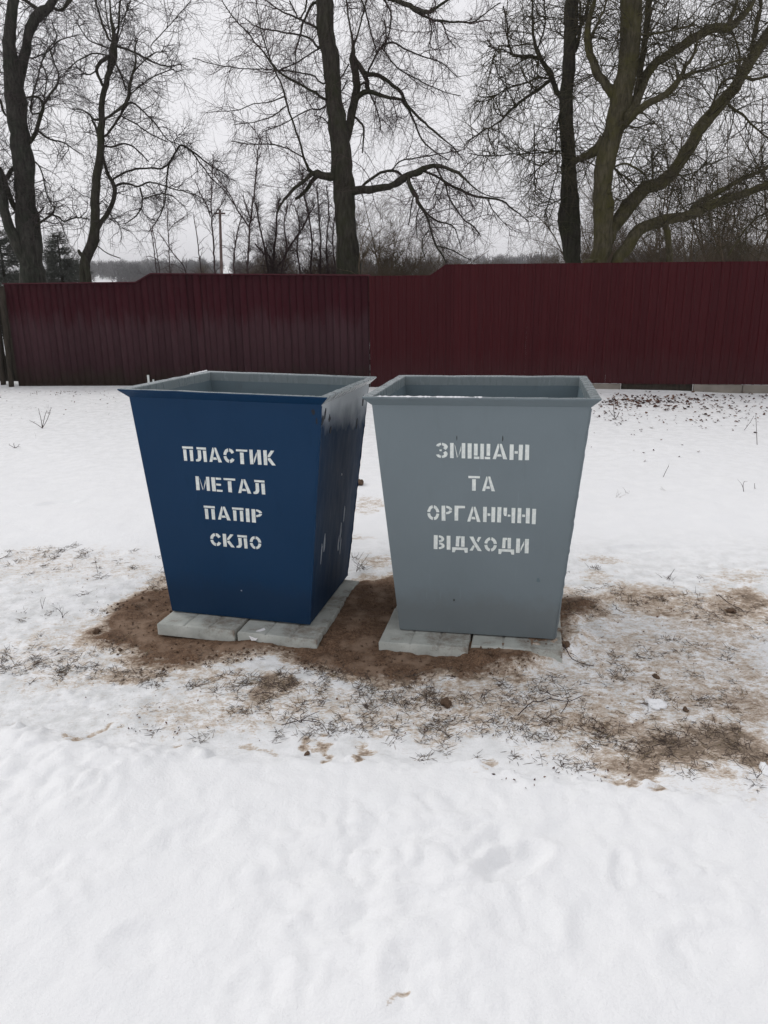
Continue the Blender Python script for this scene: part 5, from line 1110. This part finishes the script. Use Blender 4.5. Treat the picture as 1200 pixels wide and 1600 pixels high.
lump('soil_clod', 'small dark clod at the left tip of the soil patch', 151, 989, .016, .02, .015, M_clod, 'soil clod', CG, 3)
lump('soil_clod', 'grey brown clod on mud right of the half buried slab', 1025, 1058, .012, .016, .008, M_clod, 'soil clod', CG, 4)
lump('soil_clod', 'clod against the right side of the half buried slab', 883, 1008, .018, .02, .014, M_clod, 'soil clod', CG, 5)
lump('soil_clod', 'tiny brown clod alone in the thick front snow edge', 480, 1178, .010, .012, .006, M_clod, 'soil clod', CG, 6)
lump('soil_clod', 'dark clod among the mud at the far right', 1142, 956, .022, .022, .011, M_clod, 'soil clod', CG, 7)
lump('soil_clod', 'grey clod on the snow near the lower mud patch', 1071, 1110, .010, .012, .009, M_clod, 'soil clod', CG, 8)
lump('snow_lump', 'white snow lump on the mud right of the grey bin', 1024, 1102, .035, .03, .016, M_snowbit, 'snow lump', 'snow lumps on the dirty ground', 9)
lump('snow_lump', 'white snow lump cut by the right edge of the photo', 1196, 1205, .02, .03, .018, M_snowbit, 'snow lump', 'snow lumps on the dirty ground', 10)
# clods scattered through the dug soil
rd = np.random.default_rng(8)
V, F = [], []
for i in range(900):
    px, py = rd.uniform(155, 900), rd.uniform(915, 1062)
    p = on_ground(px, py)
    sdist = float(poly_dist(np.array([p[0]]), np.array([p[1]]), SOIL)[0])
    if sdist < -.06: continue
    s_ = rd.uniform(.002, .008)*(1 if rd.random() < .93 else 1.8); o = len(V); q_ = rd.normal(size=(3, 3))
    base8 = np.array([[1, 0, 0], [-1, 0, 0], [0, 1, 0], [0, -1, 0], [0, 0, 1], [0, 0, -1]])*rd.uniform(.6, 1.2, (6, 1))
    ang = rd.uniform(0, 6.3); rot = np.array([[math.cos(ang), -math.sin(ang), 0], [math.sin(ang), math.cos(ang), 0], [0, 0, 1]])
    for b_ in base8@rot.T: V.append(p+b_*s_+np.array([0, 0, s_*.3]))
    for (a, b, c) in ((0, 2, 4), (2, 1, 4), (1, 3, 4), (3, 0, 4), (2, 0, 5), (1, 2, 5), (3, 1, 5), (0, 3, 5)): F.append((o+a, o+b, o+c))
tag(fast_mesh('loose_soil', np.array(V), np.array(F), M_clod, smooth=False), 'loose crumbs of brown dug soil around the slabs', 'soil', kind='stuff')

# paper scrap on the slab below the blue bin
rdq = np.random.default_rng(3)
ctr = ground(408, 985, 0.058); V, F = [], []
root_p = empty('paper_scrap', tuple(ctr)); tag(root_p, 'torn white paper scrap on the slab edge under the blue bin', 'paper')
def scrap(pts, name):
    pp = [ground(px, py, z)-ctr for px, py, z in pts]; V = pp+[q_+np.array([0, -.002, .0015]) for q_ in pp]; k = len(pp)
    pydata(name, V, [list(range(k)), list(range(2*k-1, k-1, -1))]+[(i, (i+1) % k, k+(i+1) % k, k+i) for i in range(k)], M_paper, root_p)
scrap([(400, 986, .064), (413, 981, .066), (415, 984, .062), (403, 991, .060)], 'upper_piece')
scrap([(389, 994, .050), (399, 988, .060), (408, 990, .062), (400, 1001, .034), (393, 1001, .032)], 'lower_piece')
# a dusting of snow left on the back left rim corner of the blue bin
def rim_snow(pose, pts, label, seed):
    rg = np.random.default_rng(seed); e = np.array(Euler(pose[1]).to_matrix()); V = []; k = len(pts)
    P = np.array([e@np.array(p)+np.array(pose[0]) for p in pts]); b = P[0].copy()
    PP, rr = resample(P, np.full(k, .004), .008); rr = rr*(0.5+rg.random(len(rr))*1.0); rr[0] = rr[-1] = .001
    v, f = tubes(PP[None]-b, rr[None], 6); o = fast_mesh('snow_dusting', v, f, M_snowbit); o.location = tuple(b); tag(o, label, 'snow', 'snow dusting on the bin rims')
rim_snow(blue_pose, [(-WR/2+.004, DR/2-.01, RIM_Z+.002), (-WR/2+.004, DR/2-.09, RIM_Z+.002), (-WR/2+.004, DR/2-.22, RIM_Z+.001)], 'thin snow dusting on the back left rim of the blue bin', 1)
rim_snow(grey_pose, [(-WR/2+.06, -DR/2+.004, RIM_Z+.0005), (-.2, -DR/2+.004, RIM_Z+.0005), (.02, -DR/2+.004, RIM_Z)], 'thin snow dusting on the front rim of the grey bin', 2)

# ---------------------------------------------------------------- thin winter haze
hz = bpy.data.materials.new('haze'); hz.use_nodes = True
for n_ in list(hz.node_tree.nodes):
    if n_.type == 'BSDF_PRINCIPLED': hz.node_tree.nodes.remove(n_)
pv = hz.node_tree.nodes.new('ShaderNodeVolumePrincipled'); pv.inputs['Color'].default_value = (0.98, 0.98, 0.99, 1); pv.inputs['Density'].default_value = 0.0006
hz.node_tree.links.new(pv.outputs[0], hz.node_tree.nodes['Material Output'].inputs['Volume'])
v, f = box(-1100, 1100, -120, 1500, float(h.min())-1.0, 26.0)
tag(pydata('haze', v, f, hz), kind='stuff', label='thin pale winter haze over the fields', cat='haze')
